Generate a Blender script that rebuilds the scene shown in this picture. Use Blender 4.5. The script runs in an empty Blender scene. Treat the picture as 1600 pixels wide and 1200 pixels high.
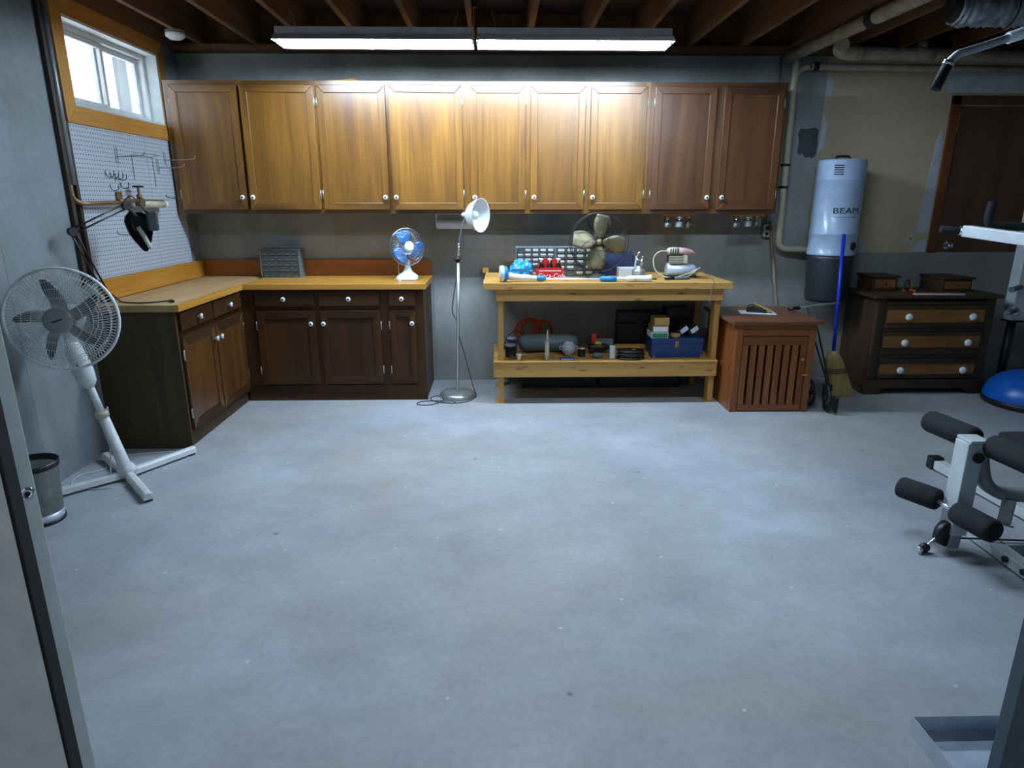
import bpy, math, random
from mathutils import Vector, Matrix, Euler
random.seed(7)
SC = bpy.context.scene
COL = SC.collection
R = math.radians
PI = math.pi

# ------------------------------------------------------------------ camera
cam_d = bpy.data.cameras.new('camera'); cam = bpy.data.objects.new('camera', cam_d); COL.objects.link(cam)
cam_d.sensor_width = 36.0; cam_d.lens = 1014.0 / 1600.0 * 36.0
cam_d.clip_start = 0.05; cam_d.clip_end = 200
cam.location = (0, 0, 1.5)
cam.rotation_euler = (R(90 - 15.7), 0, -R(1.305))
SC.camera = cam
# ------------------------------------------------------------------ world, exposure
W = bpy.data.worlds.new('world'); SC.world = W; W.use_nodes = True
bg = W.node_tree.nodes['Background']; bg.inputs[0].default_value = (0.86, 0.93, 1.0, 1); bg.inputs[1].default_value = 11.0
SC.view_settings.view_transform = 'Standard'; SC.view_settings.look = 'None'
SC.view_settings.exposure = 0.0; SC.view_settings.gamma = 1.0; SC.view_settings.use_curve_mapping = False
TUBE = 168.0           # emission of the fluorescent tubes
TUBE_COL = (0.61, 0.80, 1.0)
HALL = 17.0           # watts of the unseen fill light added in the hall behind the camera
try:
    SC.cycles.use_denoising = True
    SC.cycles.max_bounces = 10; SC.cycles.diffuse_bounces = 5; SC.cycles.glossy_bounces = 4
    SC.cycles.transparent_max_bounces = 12; SC.cycles.caustics_reflective = False; SC.cycles.caustics_refractive = False
    SC.cycles.sample_clamp_indirect = 4.0
except Exception: pass
ld = bpy.data.lights.new('hall_fill_light', 'AREA'); ld.energy = HALL; ld.color = (0.86, 0.94, 1.0); ld.shape = 'RECTANGLE'; ld.size = 1.2; ld.size_y = 0.6  # unseen fill, added to brighten the doorway panels from the camera side
lo = bpy.data.objects.new('hall_fill_light', ld); COL.objects.link(lo); lo.location = (0.2, -0.7, 2.6)

# ------------------------------------------------------------------ helpers
def lin(c):
    def f(v):
        v /= 255.0
        return v / 12.92 if v <= 0.04045 else ((v + 0.055) / 1.055) ** 2.4
    return (f(c[0]), f(c[1]), f(c[2]), 1.0)

class NT:
    def __init__(s, name):
        s.m = bpy.data.materials.new(name); s.m.use_nodes = True
        s.t = s.m.node_tree; s.b = s.t.nodes['Principled BSDF']; s.o = s.t.nodes['Material Output']
    def n(s, typ, **kw):
        nd = s.t.nodes.new(typ)
        for k, v in kw.items():
            if k in nd.inputs.keys(): nd.inputs[k].default_value = v
            else: setattr(nd, k, v)
        return nd
    def l(s, a, b): s.t.links.new(a, b)
    def coord(s, scale=(1, 1, 1), rand=True):
        tc = s.n('ShaderNodeTexCoord'); mp = s.n('ShaderNodeMapping'); mp.inputs['Scale'].default_value = scale
        if rand:
            oi = s.n('ShaderNodeObjectInfo')
            ad = s.n('ShaderNodeVectorMath', operation='MULTIPLY_ADD'); cb = s.n('ShaderNodeCombineXYZ')
            for i in range(3): s.l(oi.outputs['Random'], cb.inputs[i])
            s.l(cb.outputs[0], ad.inputs[0]); ad.inputs[1].default_value = (17.3, 9.1, 23.7)
            s.l(tc.outputs['Object'], ad.inputs[2]); s.l(ad.outputs[0], mp.inputs[0])
        else: s.l(tc.outputs['Object'], mp.inputs[0])
        return mp.outputs[0]
    def ramp(s, fac, stops):
        r = s.n('ShaderNodeValToRGB'); e = r.color_ramp.elements
        while len(e) < len(stops): e.new(0.5)
        for i, (p, c) in enumerate(stops):
            e[i].position = p; e[i].color = c if len(c) == 4 else lin(c)
        s.l(fac, r.inputs[0]); return r.outputs[0]
    def mix(s, fac, a, b, mode='MIX'):
        x = s.n('ShaderNodeMix', data_type='RGBA', blend_type=mode)
        for sock, v in ((x.inputs[0], fac), (x.inputs[6], a), (x.inputs[7], b)):
            if hasattr(v, 'links'): s.l(v, sock)
            else: sock.default_value = v if not isinstance(v, tuple) or len(v) == 4 else lin(v)
        return x.outputs[2]
    def bump(s, h, strength=0.2, dist=0.01):
        b = s.n('ShaderNodeBump', Strength=strength, Distance=dist); s.l(h, b.inputs['Height']); s.l(b.outputs[0], s.b.inputs['Normal'])

def plain(name, c, rough=0.5, metal=0.0, coat=0.0, spec=0.5, noise=0.0):
    t = NT(name); t.b.inputs['Roughness'].default_value = rough; t.b.inputs['Metallic'].default_value = metal
    t.b.inputs['Coat Weight'].default_value = coat; t.b.inputs['Specular IOR Level'].default_value = spec
    co = t.coord((1, 1, 1)); nz = t.n('ShaderNodeTexNoise', Scale=14.0, Detail=4.0); t.l(co, nz.inputs['Vector'])
    k = 0.10 + noise; b = lin(c)
    t.l(t.ramp(nz.outputs[0], [(0.3, tuple(v * (1 - k) for v in b[:3]) + (1,)), (0.7, tuple(min(1, v * (1 + k)) for v in b[:3]) + (1,))]), t.b.inputs['Base Color'])
    return t.m

def wood(name, c1, c2, c3, axis='z', rough=0.35, coat=0.0, knots=0.0, knot_c=(70, 35, 12), grain=1.0, spec=0.5):
    t = NT(name); t.b.inputs['Specular IOR Level'].default_value = spec; t.b.inputs['Roughness'].default_value = rough; t.b.inputs['Coat Weight'].default_value = coat; t.b.inputs['Coat Roughness'].default_value = 0.25
    sc = {'x': (0.7, 9, 9), 'y': (9, 0.7, 9), 'z': (9, 9, 0.7)}[axis]
    co = t.coord(sc)
    n1 = t.n('ShaderNodeTexNoise', Scale=1.3, Detail=5.0, Distortion=0.8); t.l(co, n1.inputs['Vector'])
    col = t.ramp(n1.outputs[0], [(0.25, c1), (0.5, c2), (0.75, c3)])
    sf = {'x': (3, 120, 120), 'y': (120, 3, 120), 'z': (120, 120, 3)}[axis]
    co2 = t.coord(sf); n2 = t.n('ShaderNodeTexNoise', Scale=1.0, Detail=3.0); t.l(co2, n2.inputs['Vector'])
    f = t.ramp(n2.outputs[0], [(0.3, (0.72, 0.70, 0.68, 1)), (0.65, (1.06, 1.06, 1.06, 1))])
    col = t.mix(0.75 * grain, col, f, 'MULTIPLY')
    # board to board variation
    oi = t.n('ShaderNodeObjectInfo'); v = t.ramp(oi.outputs['Random'], [(0.0, (0.86, 0.84, 0.82, 1)), (1.0, (1.1, 1.1, 1.08, 1))])
    col = t.mix(1.0, col, v, 'MULTIPLY')
    if knots > 0:
        sk = {'x': (1.6, 5, 5), 'y': (5, 1.6, 5), 'z': (5, 5, 1.6)}[axis]
        ck = t.coord(sk); vo = t.n('ShaderNodeTexVoronoi', Scale=4.2); t.l(ck, vo.inputs['Vector'])
        kf = t.ramp(vo.outputs['Distance'], [(0.0, (1, 1, 1, 1)), (knots, (0, 0, 0, 1))])
        col = t.mix(kf, col, knot_c)
    t.l(col, t.b.inputs['Base Color']); t.bump(n2.outputs[0], 0.08, 0.002)
    return t.m

def concrete(name, c1, c2, stain, rough=0.75, scale=1.0, speck=False, bump=0.25, streak=False):
    t = NT(name); t.b.inputs['Roughness'].default_value = rough; t.b.inputs['Specular IOR Level'].default_value = 0.35
    co = t.coord((scale,) * 3, rand=False)
    n1 = t.n('ShaderNodeTexNoise', Scale=1.1, Detail=8.0, Roughness=0.62); t.l(co, n1.inputs['Vector'])
    n2 = t.n('ShaderNodeTexNoise', Scale=0.55, Detail=4.0, Distortion=0.6); t.l(co, n2.inputs['Vector'])
    n3 = t.n('ShaderNodeTexNoise', Scale=38.0, Detail=4.0); t.l(co, n3.inputs['Vector'])
    col = t.ramp(n1.outputs[0], [(0.3, c1), (0.68, c2)])
    col = t.mix(t.ramp(n2.outputs[0], [(0.42, (0, 0, 0, 1)), (0.72, (0.75, 0.75, 0.75, 1))]), col, stain)
    col = t.mix(0.5, col, t.ramp(n3.outputs[0], [(0.3, (0.82, 0.82, 0.82, 1)), (0.7, (1.05, 1.05, 1.05, 1))]), 'MULTIPLY')
    if streak:
        cs = t.coord((2.2, 2.2, 0.35), rand=False); n4 = t.n('ShaderNodeTexNoise', Scale=1.4, Detail=6.0); t.l(cs, n4.inputs['Vector'])
        col = t.mix(0.6, col, t.ramp(n4.outputs[0], [(0.35, (0.66, 0.66, 0.64, 1)), (0.6, (1, 1, 1, 1))]), 'MULTIPLY')
    if speck:
        vo = t.n('ShaderNodeTexVoronoi', Scale=1.9, voronoi_dimensions='2D'); t.l(co, vo.inputs['Vector'])
        col = t.mix(t.ramp(vo.outputs['Distance'], [(0.0, (1, 1, 1, 1)), (0.016, (0, 0, 0, 1))]), col, (226, 226, 220))
        co2 = t.coord((0.9,) * 3, rand=False); v2 = t.n('ShaderNodeTexVoronoi', Scale=0.75, voronoi_dimensions='2D'); t.l(co2, v2.inputs['Vector'])
        col = t.mix(t.ramp(v2.outputs['Distance'], [(0.0, (0.8, 0.8, 0.8, 1)), (0.011, (0, 0, 0, 1))]), col, (96, 92, 88))
        # trowelled patches, longer than wide
        cp = t.coord((1.0, 1.5, 1.0), rand=False); n5 = t.n('ShaderNodeTexNoise', Scale=2.2, Detail=9.0, Roughness=0.72, Distortion=0.3); t.l(cp, n5.inputs['Vector'])
        col = t.mix(0.7, col, t.ramp(n5.outputs[0], [(0.34, (0.80, 0.80, 0.79, 1)), (0.62, (1.03, 1.03, 1.03, 1))]), 'MULTIPLY')
    t.l(col, t.b.inputs['Base Color']); t.bump(n3.outputs[0], bump, 0.004)
    return t.m

def emit(name, c, s):
    t = NT(name); t.b.inputs['Emission Color'].default_value = c if len(c) == 4 else tuple(c) + (1,); t.b.inputs['Emission Strength'].default_value = s
    t.b.inputs['Base Color'].default_value = (0.9, 0.9, 0.9, 1); return t.m

def clear(name, tint=(0.95, 0.97, 1.0, 1), refl=0.12, rough=0.03):
    t = NT(name); tr = t.n('ShaderNodeBsdfTransparent'); tr.inputs[0].default_value = tint
    gl = t.n('ShaderNodeBsdfGlossy'); gl.inputs['Roughness'].default_value = rough
    lw = t.n('ShaderNodeLayerWeight', Blend=0.25); ad = t.n('ShaderNodeMath', operation='MULTIPLY_ADD'); ad.inputs[1].default_value = 0.7; ad.inputs[2].default_value = refl
    t.l(lw.outputs['Facing'], ad.inputs[0]); mx = t.n('ShaderNodeMixShader'); t.l(ad.outputs[0], mx.inputs[0]); t.l(tr.outputs[0], mx.inputs[1]); t.l(gl.outputs[0], mx.inputs[2])
    t.l(mx.outputs[0], t.o.inputs[0]); return t.m

def basis(d):
    d = Vector(d).normalized(); u = d.orthogonal().normalized(); return u, d.cross(u), d

class MB:
    def __init__(s): s.v = []; s.f = []; s.mi = []; s.sm = []; s.cur = 0; s.M = None
    def add(s, vs, fs, smooth=False):
        o = len(s.v)
        for p in vs:
            p = Vector(p)
            s.v.append(s.M @ p if s.M else p)
        for f in fs: s.f.append([i + o for i in f]); s.mi.append(s.cur); s.sm.append(smooth)
        return s
    def box(s, x0, x1, y0, y1, z0, z1):
        vs = [(x, y, z) for z in (z0, z1) for y in (y0, y1) for x in (x0, x1)]
        return s.add(vs, [(0, 2, 3, 1), (4, 5, 7, 6), (0, 1, 5, 4), (2, 6, 7, 3), (0, 4, 6, 2), (1, 3, 7, 5)])
    def obox(s, c, ax, ay, hx, hy, hz):
        ax = Vector(ax).normalized(); az = ax.cross(Vector(ay)).normalized(); ay = az.cross(ax); c = Vector(c)
        vs = [c + ax * (i * hx) + ay * (j * hy) + az * (k * hz) for k in (-1, 1) for j in (-1, 1) for i in (-1, 1)]
        return s.add(vs, [(0, 2, 3, 1), (4, 5, 7, 6), (0, 1, 5, 4), (2, 6, 7, 3), (0, 4, 6, 2), (1, 3, 7, 5)])
    def bar(s, p0, p1, w, h, up=(0, 0, 1)):
        p0 = Vector(p0); p1 = Vector(p1); d = (p1 - p0); L = d.length; d.normalize(); up = Vector(up)
        if abs(d.dot(up)) > 0.98: up = Vector((0, 1, 0))
        side = d.cross(up).normalized()
        return s.obox((p0 + p1) / 2, d, side, L / 2, w / 2, h / 2)
    def cyl(s, p0, p1, r0, r1=None, n=16, cap=True, smooth=True):
        if r1 is None: r1 = r0
        p0 = Vector(p0); p1 = Vector(p1); a, b, _ = basis(p1 - p0)
        vs = []
        for p, r in ((p0, r0), (p1, r1)):
            for i in range(n):
                t = 2 * PI * i / n; vs.append(p + a * (r * math.cos(t)) + b * (r * math.sin(t)))
        s.add(vs, [(i, (i + 1) % n, n + (i + 1) % n, n + i) for i in range(n)], smooth)
        if cap:
            o = len(s.v) - 2 * n
            s.f.append([o + i for i in range(n - 1, -1, -1)]); s.f.append([o + n + i for i in range(n)]); s.mi += [s.cur] * 2; s.sm += [False] * 2
        return s
    def tube(s, pts, r, n=8, closed=False, cap=True, radii=None):
        pts = [Vector(p) for p in pts]; N = len(pts); vs = []; a = None
        for i, p in enumerate(pts):
            if closed: d = pts[(i + 1) % N] - pts[i - 1]
            else: d = pts[min(i + 1, N - 1)] - pts[max(i - 1, 0)]
            d.normalize()
            if a is None: a = d.orthogonal().normalized()
            else:
                a = a - d * a.dot(d)
                a = a.normalized() if a.length > 1e-6 else d.orthogonal().normalized()
            b = d.cross(a); rr = radii[i] if radii else r
            for k in range(n):
                t = 2 * PI * k / n; vs.append(p + a * (rr * math.cos(t)) + b * (rr * math.sin(t)))
        fs = []
        for i in range(N if closed else N - 1):
            for k in range(n):
                j = (i + 1) % N; fs.append((i * n + k, i * n + (k + 1) % n, j * n + (k + 1) % n, j * n + k))
        s.add(vs, fs, True)
        if cap and not closed:
            o = len(s.v) - N * n
            s.f.append([o + k for k in range(n - 1, -1, -1)]); s.f.append([o + (N - 1) * n + k for k in range(n)]); s.mi += [s.cur] * 2; s.sm += [False] * 2
        return s
    def lathe(s, prof, c=(0, 0, 0), ax=(0, 0, 1), n=24, smooth=True):
        a, b, d = basis(ax); c = Vector(c); vs = []
        for r, h in prof:
            for k in range(n):
                t = 2 * PI * k / n; vs.append(c + d * h + a * (r * math.cos(t)) + b * (r * math.sin(t)))
        fs = []
        for i in range(len(prof) - 1):
            for k in range(n): fs.append((i * n + k, i * n + (k + 1) % n, (i + 1) * n + (k + 1) % n, (i + 1) * n + k))
        return s.add(vs, fs, smooth)
    def sphere(s, c, rx, ry=None, rz=None, n=16, m=10):
        ry = rx if ry is None else ry; rz = rx if rz is None else rz; c = Vector(c); vs = [c + Vector((0, 0, -rz))]
        for i in range(1, m):
            p = -PI / 2 + PI * i / m
            for k in range(n):
                t = 2 * PI * k / n; vs.append(c + Vector((rx * math.cos(p) * math.cos(t), ry * math.cos(p) * math.sin(t), rz * math.sin(p))))
        vs.append(c + Vector((0, 0, rz))); fs = [(0, 1 + (k + 1) % n, 1 + k) for k in range(n)]
        for i in range(m - 2):
            for k in range(n): fs.append((1 + i * n + k, 1 + i * n + (k + 1) % n, 1 + (i + 1) * n + (k + 1) % n, 1 + (i + 1) * n + k))
        t = len(vs) - 1; o = 1 + (m - 2) * n; fs += [(o + k, o + (k + 1) % n, t) for k in range(n)]
        return s.add(vs, fs, True)
    def prism(s, poly, v):       # planar polygon of 3-D points, extruded by v
        poly = [Vector(p) for p in poly]; v = Vector(v); n = len(poly)
        return s.add(poly + [p + v for p in poly], [list(range(n))[::-1], list(range(n, 2 * n))] + [(i, (i + 1) % n, n + (i + 1) % n, n + i) for i in range(n)])
    def mesh(s, name, mats):
        me = bpy.data.meshes.new(name); me.from_pydata([tuple(p) for p in s.v], [], s.f)
        for m in (mats if isinstance(mats, (list, tuple)) else [mats]): me.materials.append(m)
        me.polygons.foreach_set('material_index', s.mi); me.polygons.foreach_set('use_smooth', s.sm)
        import bmesh
        bm = bmesh.new(); bm.from_mesh(me); bmesh.ops.recalc_face_normals(bm, faces=bm.faces); bm.to_mesh(me); bm.free()
        me.update(); return me
    def build(s, name, mats, parent=None, loc=None, bevel=0.0, seg=2, rot=None):
        o = bpy.data.objects.new(name, s.mesh(name, mats)); COL.objects.link(o)
        if parent: o.parent = parent
        if loc is not None: o.location = loc
        if rot is not None: o.rotation_euler = rot
        if bevel > 0: bev(o, bevel, seg)
        return o

def bev(o, w, seg=2):
    b = o.modifiers.new('bevel', 'BEVEL'); b.width = w; b.segments = seg; b.limit_method = 'ANGLE'; b.angle_limit = R(40); return o
def inst(name, me, parent=None, loc=None, rot=None, bevel=0):
    o = bpy.data.objects.new(name, me); COL.objects.link(o)
    if parent: o.parent = parent
    if loc is not None: o.location = loc
    if rot is not None: o.rotation_euler = rot
    if bevel: bev(o, bevel)
    return o
def tag(o, label, cat, group=None):
    o['label'] = label; o['category'] = cat
    if group: o['group'] = group
    return o
def thing(name, label, cat, loc=(0, 0, 0), rz=0.0, group=None):
    o = bpy.data.objects.new(name, None); o.empty_display_size = 0.05; COL.objects.link(o); o.location = loc; o.rotation_euler = (0, 0, rz)
    return tag(o, label, cat, group)
def struct(o, label=None):
    o['kind'] = 'structure'
    if label: o['label'] = label
    return o
def lab(o, l): o['label'] = l; return o
def bez(p, n=10):                # smooth Catmull-Rom path through points
    p = [Vector(q) for q in p]; out = []
    for i in range(len(p) - 1):
        a = p[max(i - 1, 0)]; b = p[i]; c = p[i + 1]; d = p[min(i + 2, len(p) - 1)]
        for k in range(n):
            t = k / n
            out.append(0.5 * ((2 * b) + (c - a) * t + (2 * a - 5 * b + 4 * c - d) * t * t + (3 * b - a - 3 * c + d) * t ** 3))
    return out + [p[-1]]
def text_mesh(name, s, size, mat, parent, M, extrude=0.0008, shear=0.0, align='CENTER', bold=0.0):
    cu = bpy.data.curves.new(name, 'FONT'); cu.body = s; cu.size = size; cu.extrude = extrude; cu.shear = shear; cu.align_x = align; cu.align_y = 'CENTER'; cu.resolution_u = 3; cu.offset = bold
    to = bpy.data.objects.new(name + '_tmp', cu); COL.objects.link(to)
    dg = bpy.context.evaluated_depsgraph_get(); me = bpy.data.meshes.new_from_object(to.evaluated_get(dg))
    bpy.data.objects.remove(to); bpy.data.curves.remove(cu)
    me.transform(M); me.materials.clear(); me.materials.append(mat); me.name = name
    o = bpy.data.objects.new(name, me); COL.objects.link(o); o.parent = parent; return o
FRONT = Matrix.Rotation(R(90), 4, 'X')     # text standing up, read from -y

# ------------------------------------------------------------------ materials
M = {}
M['floor'] = concrete('floor_concrete', (154, 158, 164), (190, 194, 200), (170, 160, 142), rough=0.62, speck=True, bump=0.15)
M['conc'] = concrete('wall_concrete', (146, 148, 147), (182, 183, 179), (152, 149, 138), rough=0.85, streak=True)
M['conc_left'] = concrete('wall_concrete_pale', (122, 129, 132), (156, 161, 163), (112, 118, 119), rough=0.85, streak=True)
M['tar'] = concrete('dark_smear', (58, 62, 64), (92, 95, 95), (70, 72, 72), rough=0.85, scale=4.0)
M['drywall'] = concrete('drywall_paper', (196, 178, 146), (208, 190, 158), (188, 170, 140), rough=0.9, bump=0.05)
M['spackle'] = plain('spackle_white', (196, 198, 204), 0.8)
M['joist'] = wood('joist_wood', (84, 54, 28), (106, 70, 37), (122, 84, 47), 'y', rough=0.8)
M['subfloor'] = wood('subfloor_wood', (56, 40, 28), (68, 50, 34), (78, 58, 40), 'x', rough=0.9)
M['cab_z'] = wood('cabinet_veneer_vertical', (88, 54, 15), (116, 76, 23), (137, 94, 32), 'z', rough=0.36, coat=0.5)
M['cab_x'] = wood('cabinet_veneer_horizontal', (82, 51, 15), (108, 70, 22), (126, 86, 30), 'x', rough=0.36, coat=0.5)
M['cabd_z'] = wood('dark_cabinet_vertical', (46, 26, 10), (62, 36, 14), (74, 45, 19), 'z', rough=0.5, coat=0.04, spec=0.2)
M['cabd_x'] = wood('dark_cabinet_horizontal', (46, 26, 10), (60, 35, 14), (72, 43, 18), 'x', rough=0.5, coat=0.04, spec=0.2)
M['cab_mid'] = wood('aged_cabinet_veneer', (70, 42, 16), (94, 58, 22), (110, 72, 30), 'z', rough=0.36, coat=0.3)
M['cabr_z'] = wood('red_brown_veneer_vertical', (74, 46, 26), (95, 61, 35), (112, 74, 43), 'z', rough=0.36, coat=0.45)
M['cabr_x'] = wood('red_brown_veneer_horizontal', (72, 45, 26), (91, 58, 34), (106, 70, 41), 'x', rough=0.36, coat=0.45)
M['ply'] = wood('plain_plywood_side', (58, 43, 25), (70, 52, 31), (80, 61, 37), 'z', rough=0.7)
M['counter_x'] = wood('counter_pine_x', (176, 120, 44), (196, 138, 56), (210, 156, 74), 'x', rough=0.38, coat=0.12, grain=0.7)
M['counter_y'] = wood('counter_pine_y', (176, 120, 44), (196, 138, 56), (210, 156, 74), 'y', rough=0.38, coat=0.12, grain=0.7)
M['worn_y'] = wood('worn_counter_y', (170, 136, 90), (188, 152, 104), (198, 162, 112), 'y', rough=0.55, grain=0.7)
M['splash_x'] = wood('splash_pine_x', (150, 88, 30), (172, 106, 40), (188, 122, 50), 'x', rough=0.35, coat=0.15, knots=0.10)
M['splash_y'] = wood('splash_pine_y', (186, 122, 40), (204, 140, 52), (216, 156, 66), 'y', rough=0.35, coat=0.15, knots=0.10, knot_c=(110, 62, 20))
M['casing_y'] = wood('casing_pine_y', (176, 118, 50), (196, 138, 64), (208, 152, 78), 'y', rough=0.4, knots=0.06)
M['casing_z'] = wood('casing_pine_z', (176, 118, 50), (196, 138, 64), (208, 152, 78), 'z', rough=0.4, knots=0.06)
M['pine_x'] = wood('bench_pine_x', (182, 132, 62), (202, 152, 80), (214, 168, 98), 'x', rough=0.5, knots=0.27, knot_c=(86, 46, 20), grain=0.6)
M['pine_y'] = wood('bench_pine_y', (182, 132, 62), (202, 152, 80), (214, 168, 98), 'y', rough=0.5, knots=0.10, grain=0.6)
M['pine_z'] = wood('bench_pine_z', (176, 126, 58), (196, 146, 76), (208, 160, 92), 'z', rough=0.5, knots=0.10, grain=0.6)
M['crate_z'] = wood('crate_wood_z', (112, 60, 24), (138, 78, 34), (154, 92, 44), 'z', rough=0.4, coat=0.1)
M['crate_x'] = wood('crate_wood_x', (112, 60, 24), (138, 78, 34), (154, 92, 44), 'x', rough=0.4, coat=0.1)
M['crate_top'] = wood('crate_top_wood', (104, 64, 42), (122, 76, 50), (136, 88, 58), 'x', rough=0.38, coat=0.15)
M['walnut_x'] = wood('dark_walnut_x', (46, 32, 20), (62, 44, 27), (76, 56, 34), 'x', rough=0.55)
M['walnut_z'] = wood('dark_walnut_z', (46, 32, 20), (62, 44, 27), (76, 56, 34), 'z', rough=0.55)
M['burl_x'] = wood('drawer_panel_wood', (118, 78, 32), (140, 96, 42), (158, 112, 54), 'x', rough=0.5)
M['door_z'] = wood('stained_door_wood', (74, 50, 36), (88, 60, 43), (100, 70, 51), 'z', rough=0.35, coat=0.2)
M['jamb_z'] = wood('stained_jamb_wood', (92, 46, 22), (112, 58, 28), (128, 70, 34), 'z', rough=0.4)
M['stick'] = wood('weathered_stick', (96, 84, 66), (116, 102, 82), (130, 116, 94), 'z', rough=0.8)
M['white'] = plain('white_plastic', (226, 228, 228), 0.4)
M['white_paint'] = plain('white_paint', (206, 212, 210), 0.5)
M['vinyl'] = plain('white_vinyl', (222, 224, 224), 0.45)
M['doorpaint'] = plain('door_paint', (206, 212, 208), 0.55)
M['panelpaint'] = plain('panel_paint', (214, 224, 226), 0.55)
M['slate'] = plain('slate_paint_and_shade', (78, 94, 104), 0.6)  # paint on the pegs; on the doorway panel the tone holds its shade
M['dark'] = plain('dark_rubber_and_gap', (26, 22, 20), 0.7)  # rubber pads, and the shade of the gap beside the open door
M['black'] = plain('black_plastic', (22, 22, 24), 0.45)
M['fanblade'] = plain('grey_fan_blade', (66, 74, 78), 0.4)
M['foam'] = plain('black_foam', (20, 21, 26), 0.9)
M['steel'] = plain('brushed_steel', (196, 196, 192), 0.32, metal=0.75)
M['chrome'] = plain('chrome', (222, 226, 232), 0.16, metal=0.9)
M['satin'] = plain('satin_chrome', (224, 230, 238), 0.28, metal=0.55)
M['galv'] = plain('galvanised_steel', (204, 214, 226), 0.4, metal=0.35, noise=0.04)
M['greymetal'] = plain('grey_painted_steel', (112, 118, 122), 0.5)
M['iron'] = plain('dark_iron', (48, 46, 44), 0.6, metal=0.6, noise=0.2)
M['pipe'] = plain('brown_painted_pipe', (116, 100, 80), 0.5)
M['conduit'] = plain('grey_conduit', (140, 146, 148), 0.4, metal=0.4)
M['brownpaint'] = plain('dark_brown_pipe', (52, 38, 30), 0.55)
M['copper'] = plain('aged_copper', (132, 104, 72), 0.45, metal=0.6)
M['pvc'] = plain('cream_pvc', (196, 184, 156), 0.45)
M['pvcdirty'] = plain('dusty_pvc', (156, 146, 124), 0.6, noise=0.15)
M['brass'] = plain('dull_brass', (128, 118, 92), 0.55, metal=0.6, noise=0.15)
M['brass_bright'] = plain('brass', (190, 150, 80), 0.3, metal=0.9)
M['porcelain'] = plain('white_porcelain', (236, 236, 234), 0.15, coat=0.4)
M['blue'] = plain('bright_blue_plastic', (26, 130, 204), 0.4)
M['bluecloth'] = plain('blue_plastic_film', (58, 158, 226), 0.25, coat=0.5)
M['bluebox'] = plain('blue_painted_steel', (28, 58, 112), 0.5)
M['navy'] = plain('navy_cloth', (20, 27, 56), 0.9, noise=0.2)
M['broomblue'] = plain('blue_handle', (18, 52, 190), 0.4)
M['straw'] = wood('broom_straw', (168, 138, 84), (190, 160, 104), (206, 178, 122), 'z', rough=0.9)
M['ball'] = plain('blue_rubber', (22, 98, 190), 0.32)
M['red'] = plain('red_card', (196, 30, 26), 0.5)
M['orange'] = plain('orange_cord', (196, 66, 28), 0.6)
M['yellow'] = plain('yellow_paint', (210, 170, 40), 0.5)
M['green'] = plain('green_card', (20, 140, 80), 0.6)
M['card'] = plain('brown_card', (150, 110, 66), 0.8)
M['tan'] = plain('tan_card', (176, 140, 78), 0.8)
M['cream'] = plain('cream_enamel', (196, 186, 166), 0.4)
M['pink'] = plain('dusty_pink_plastic', (196, 158, 152), 0.45)
M['vacgrey'] = plain('pale_grey_enamel', (168, 188, 214), 0.3, coat=0.3)
M['vacblack'] = plain('charcoal_plastic', (40, 46, 52), 0.5)
M['peg'] = None
M['tank'] = plain('grey_green_tank', (92, 106, 112), 0.5)
M['paper'] = plain('white_paper', (232, 234, 238), 0.8)
M['ceramic'] = plain('grey_white_ceramic', (188, 192, 196), 0.3)
M['cord_w'] = plain('white_cord', (206, 204, 196), 0.5)
M['cord_b'] = plain('black_cord', (30, 28, 26), 0.5)
M['cord_g'] = plain('taupe_cord', (130, 118, 102), 0.6)
M['duct'] = plain('foil_duct', (176, 182, 190), 0.42, metal=0.55, noise=0.35)
M['gymwhite'] = plain('gym_white_paint', (206, 212, 214), 0.35)
M['gymgrey'] = plain('gym_grey_paint', (150, 154, 156), 0.4)
M['glass'] = clear('window_glass', refl=0.04)
M['jarglass'] = clear('jar_glass', (0.82, 0.86, 0.88, 1), 0.22, 0.05)
M['fanclear'] = clear('clear_guard_plastic', (0.78, 0.86, 0.95, 1), 0.4, 0.2)
M['bluetrans'] = plain('translucent_blue_blade', (40, 120, 190), 0.2, coat=0.4)
M['tube'] = emit('fluorescent_tube', TUBE_COL, TUBE)
M['tube_dim'] = emit('aged_fluorescent_tube', TUBE_COL, TUBE * 1.0)
M['fixwhite'] = plain('white_fixture_enamel', (230, 232, 234), 0.4)
M['greyclear'] = plain('smoky_drawer_plastic', (62, 68, 70), 0.25, coat=0.3)
M['paperlabel'] = plain('paper_label', (206, 204, 192), 0.7)
M['siding'] = plain('white_siding', (226, 230, 232), 0.6)
M['bottle'] = plain('dark_cola_glass', (40, 18, 10), 0.1, coat=0.5)
M['bulb'] = plain('unlit_bulb', (224, 224, 216), 0.35)

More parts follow.
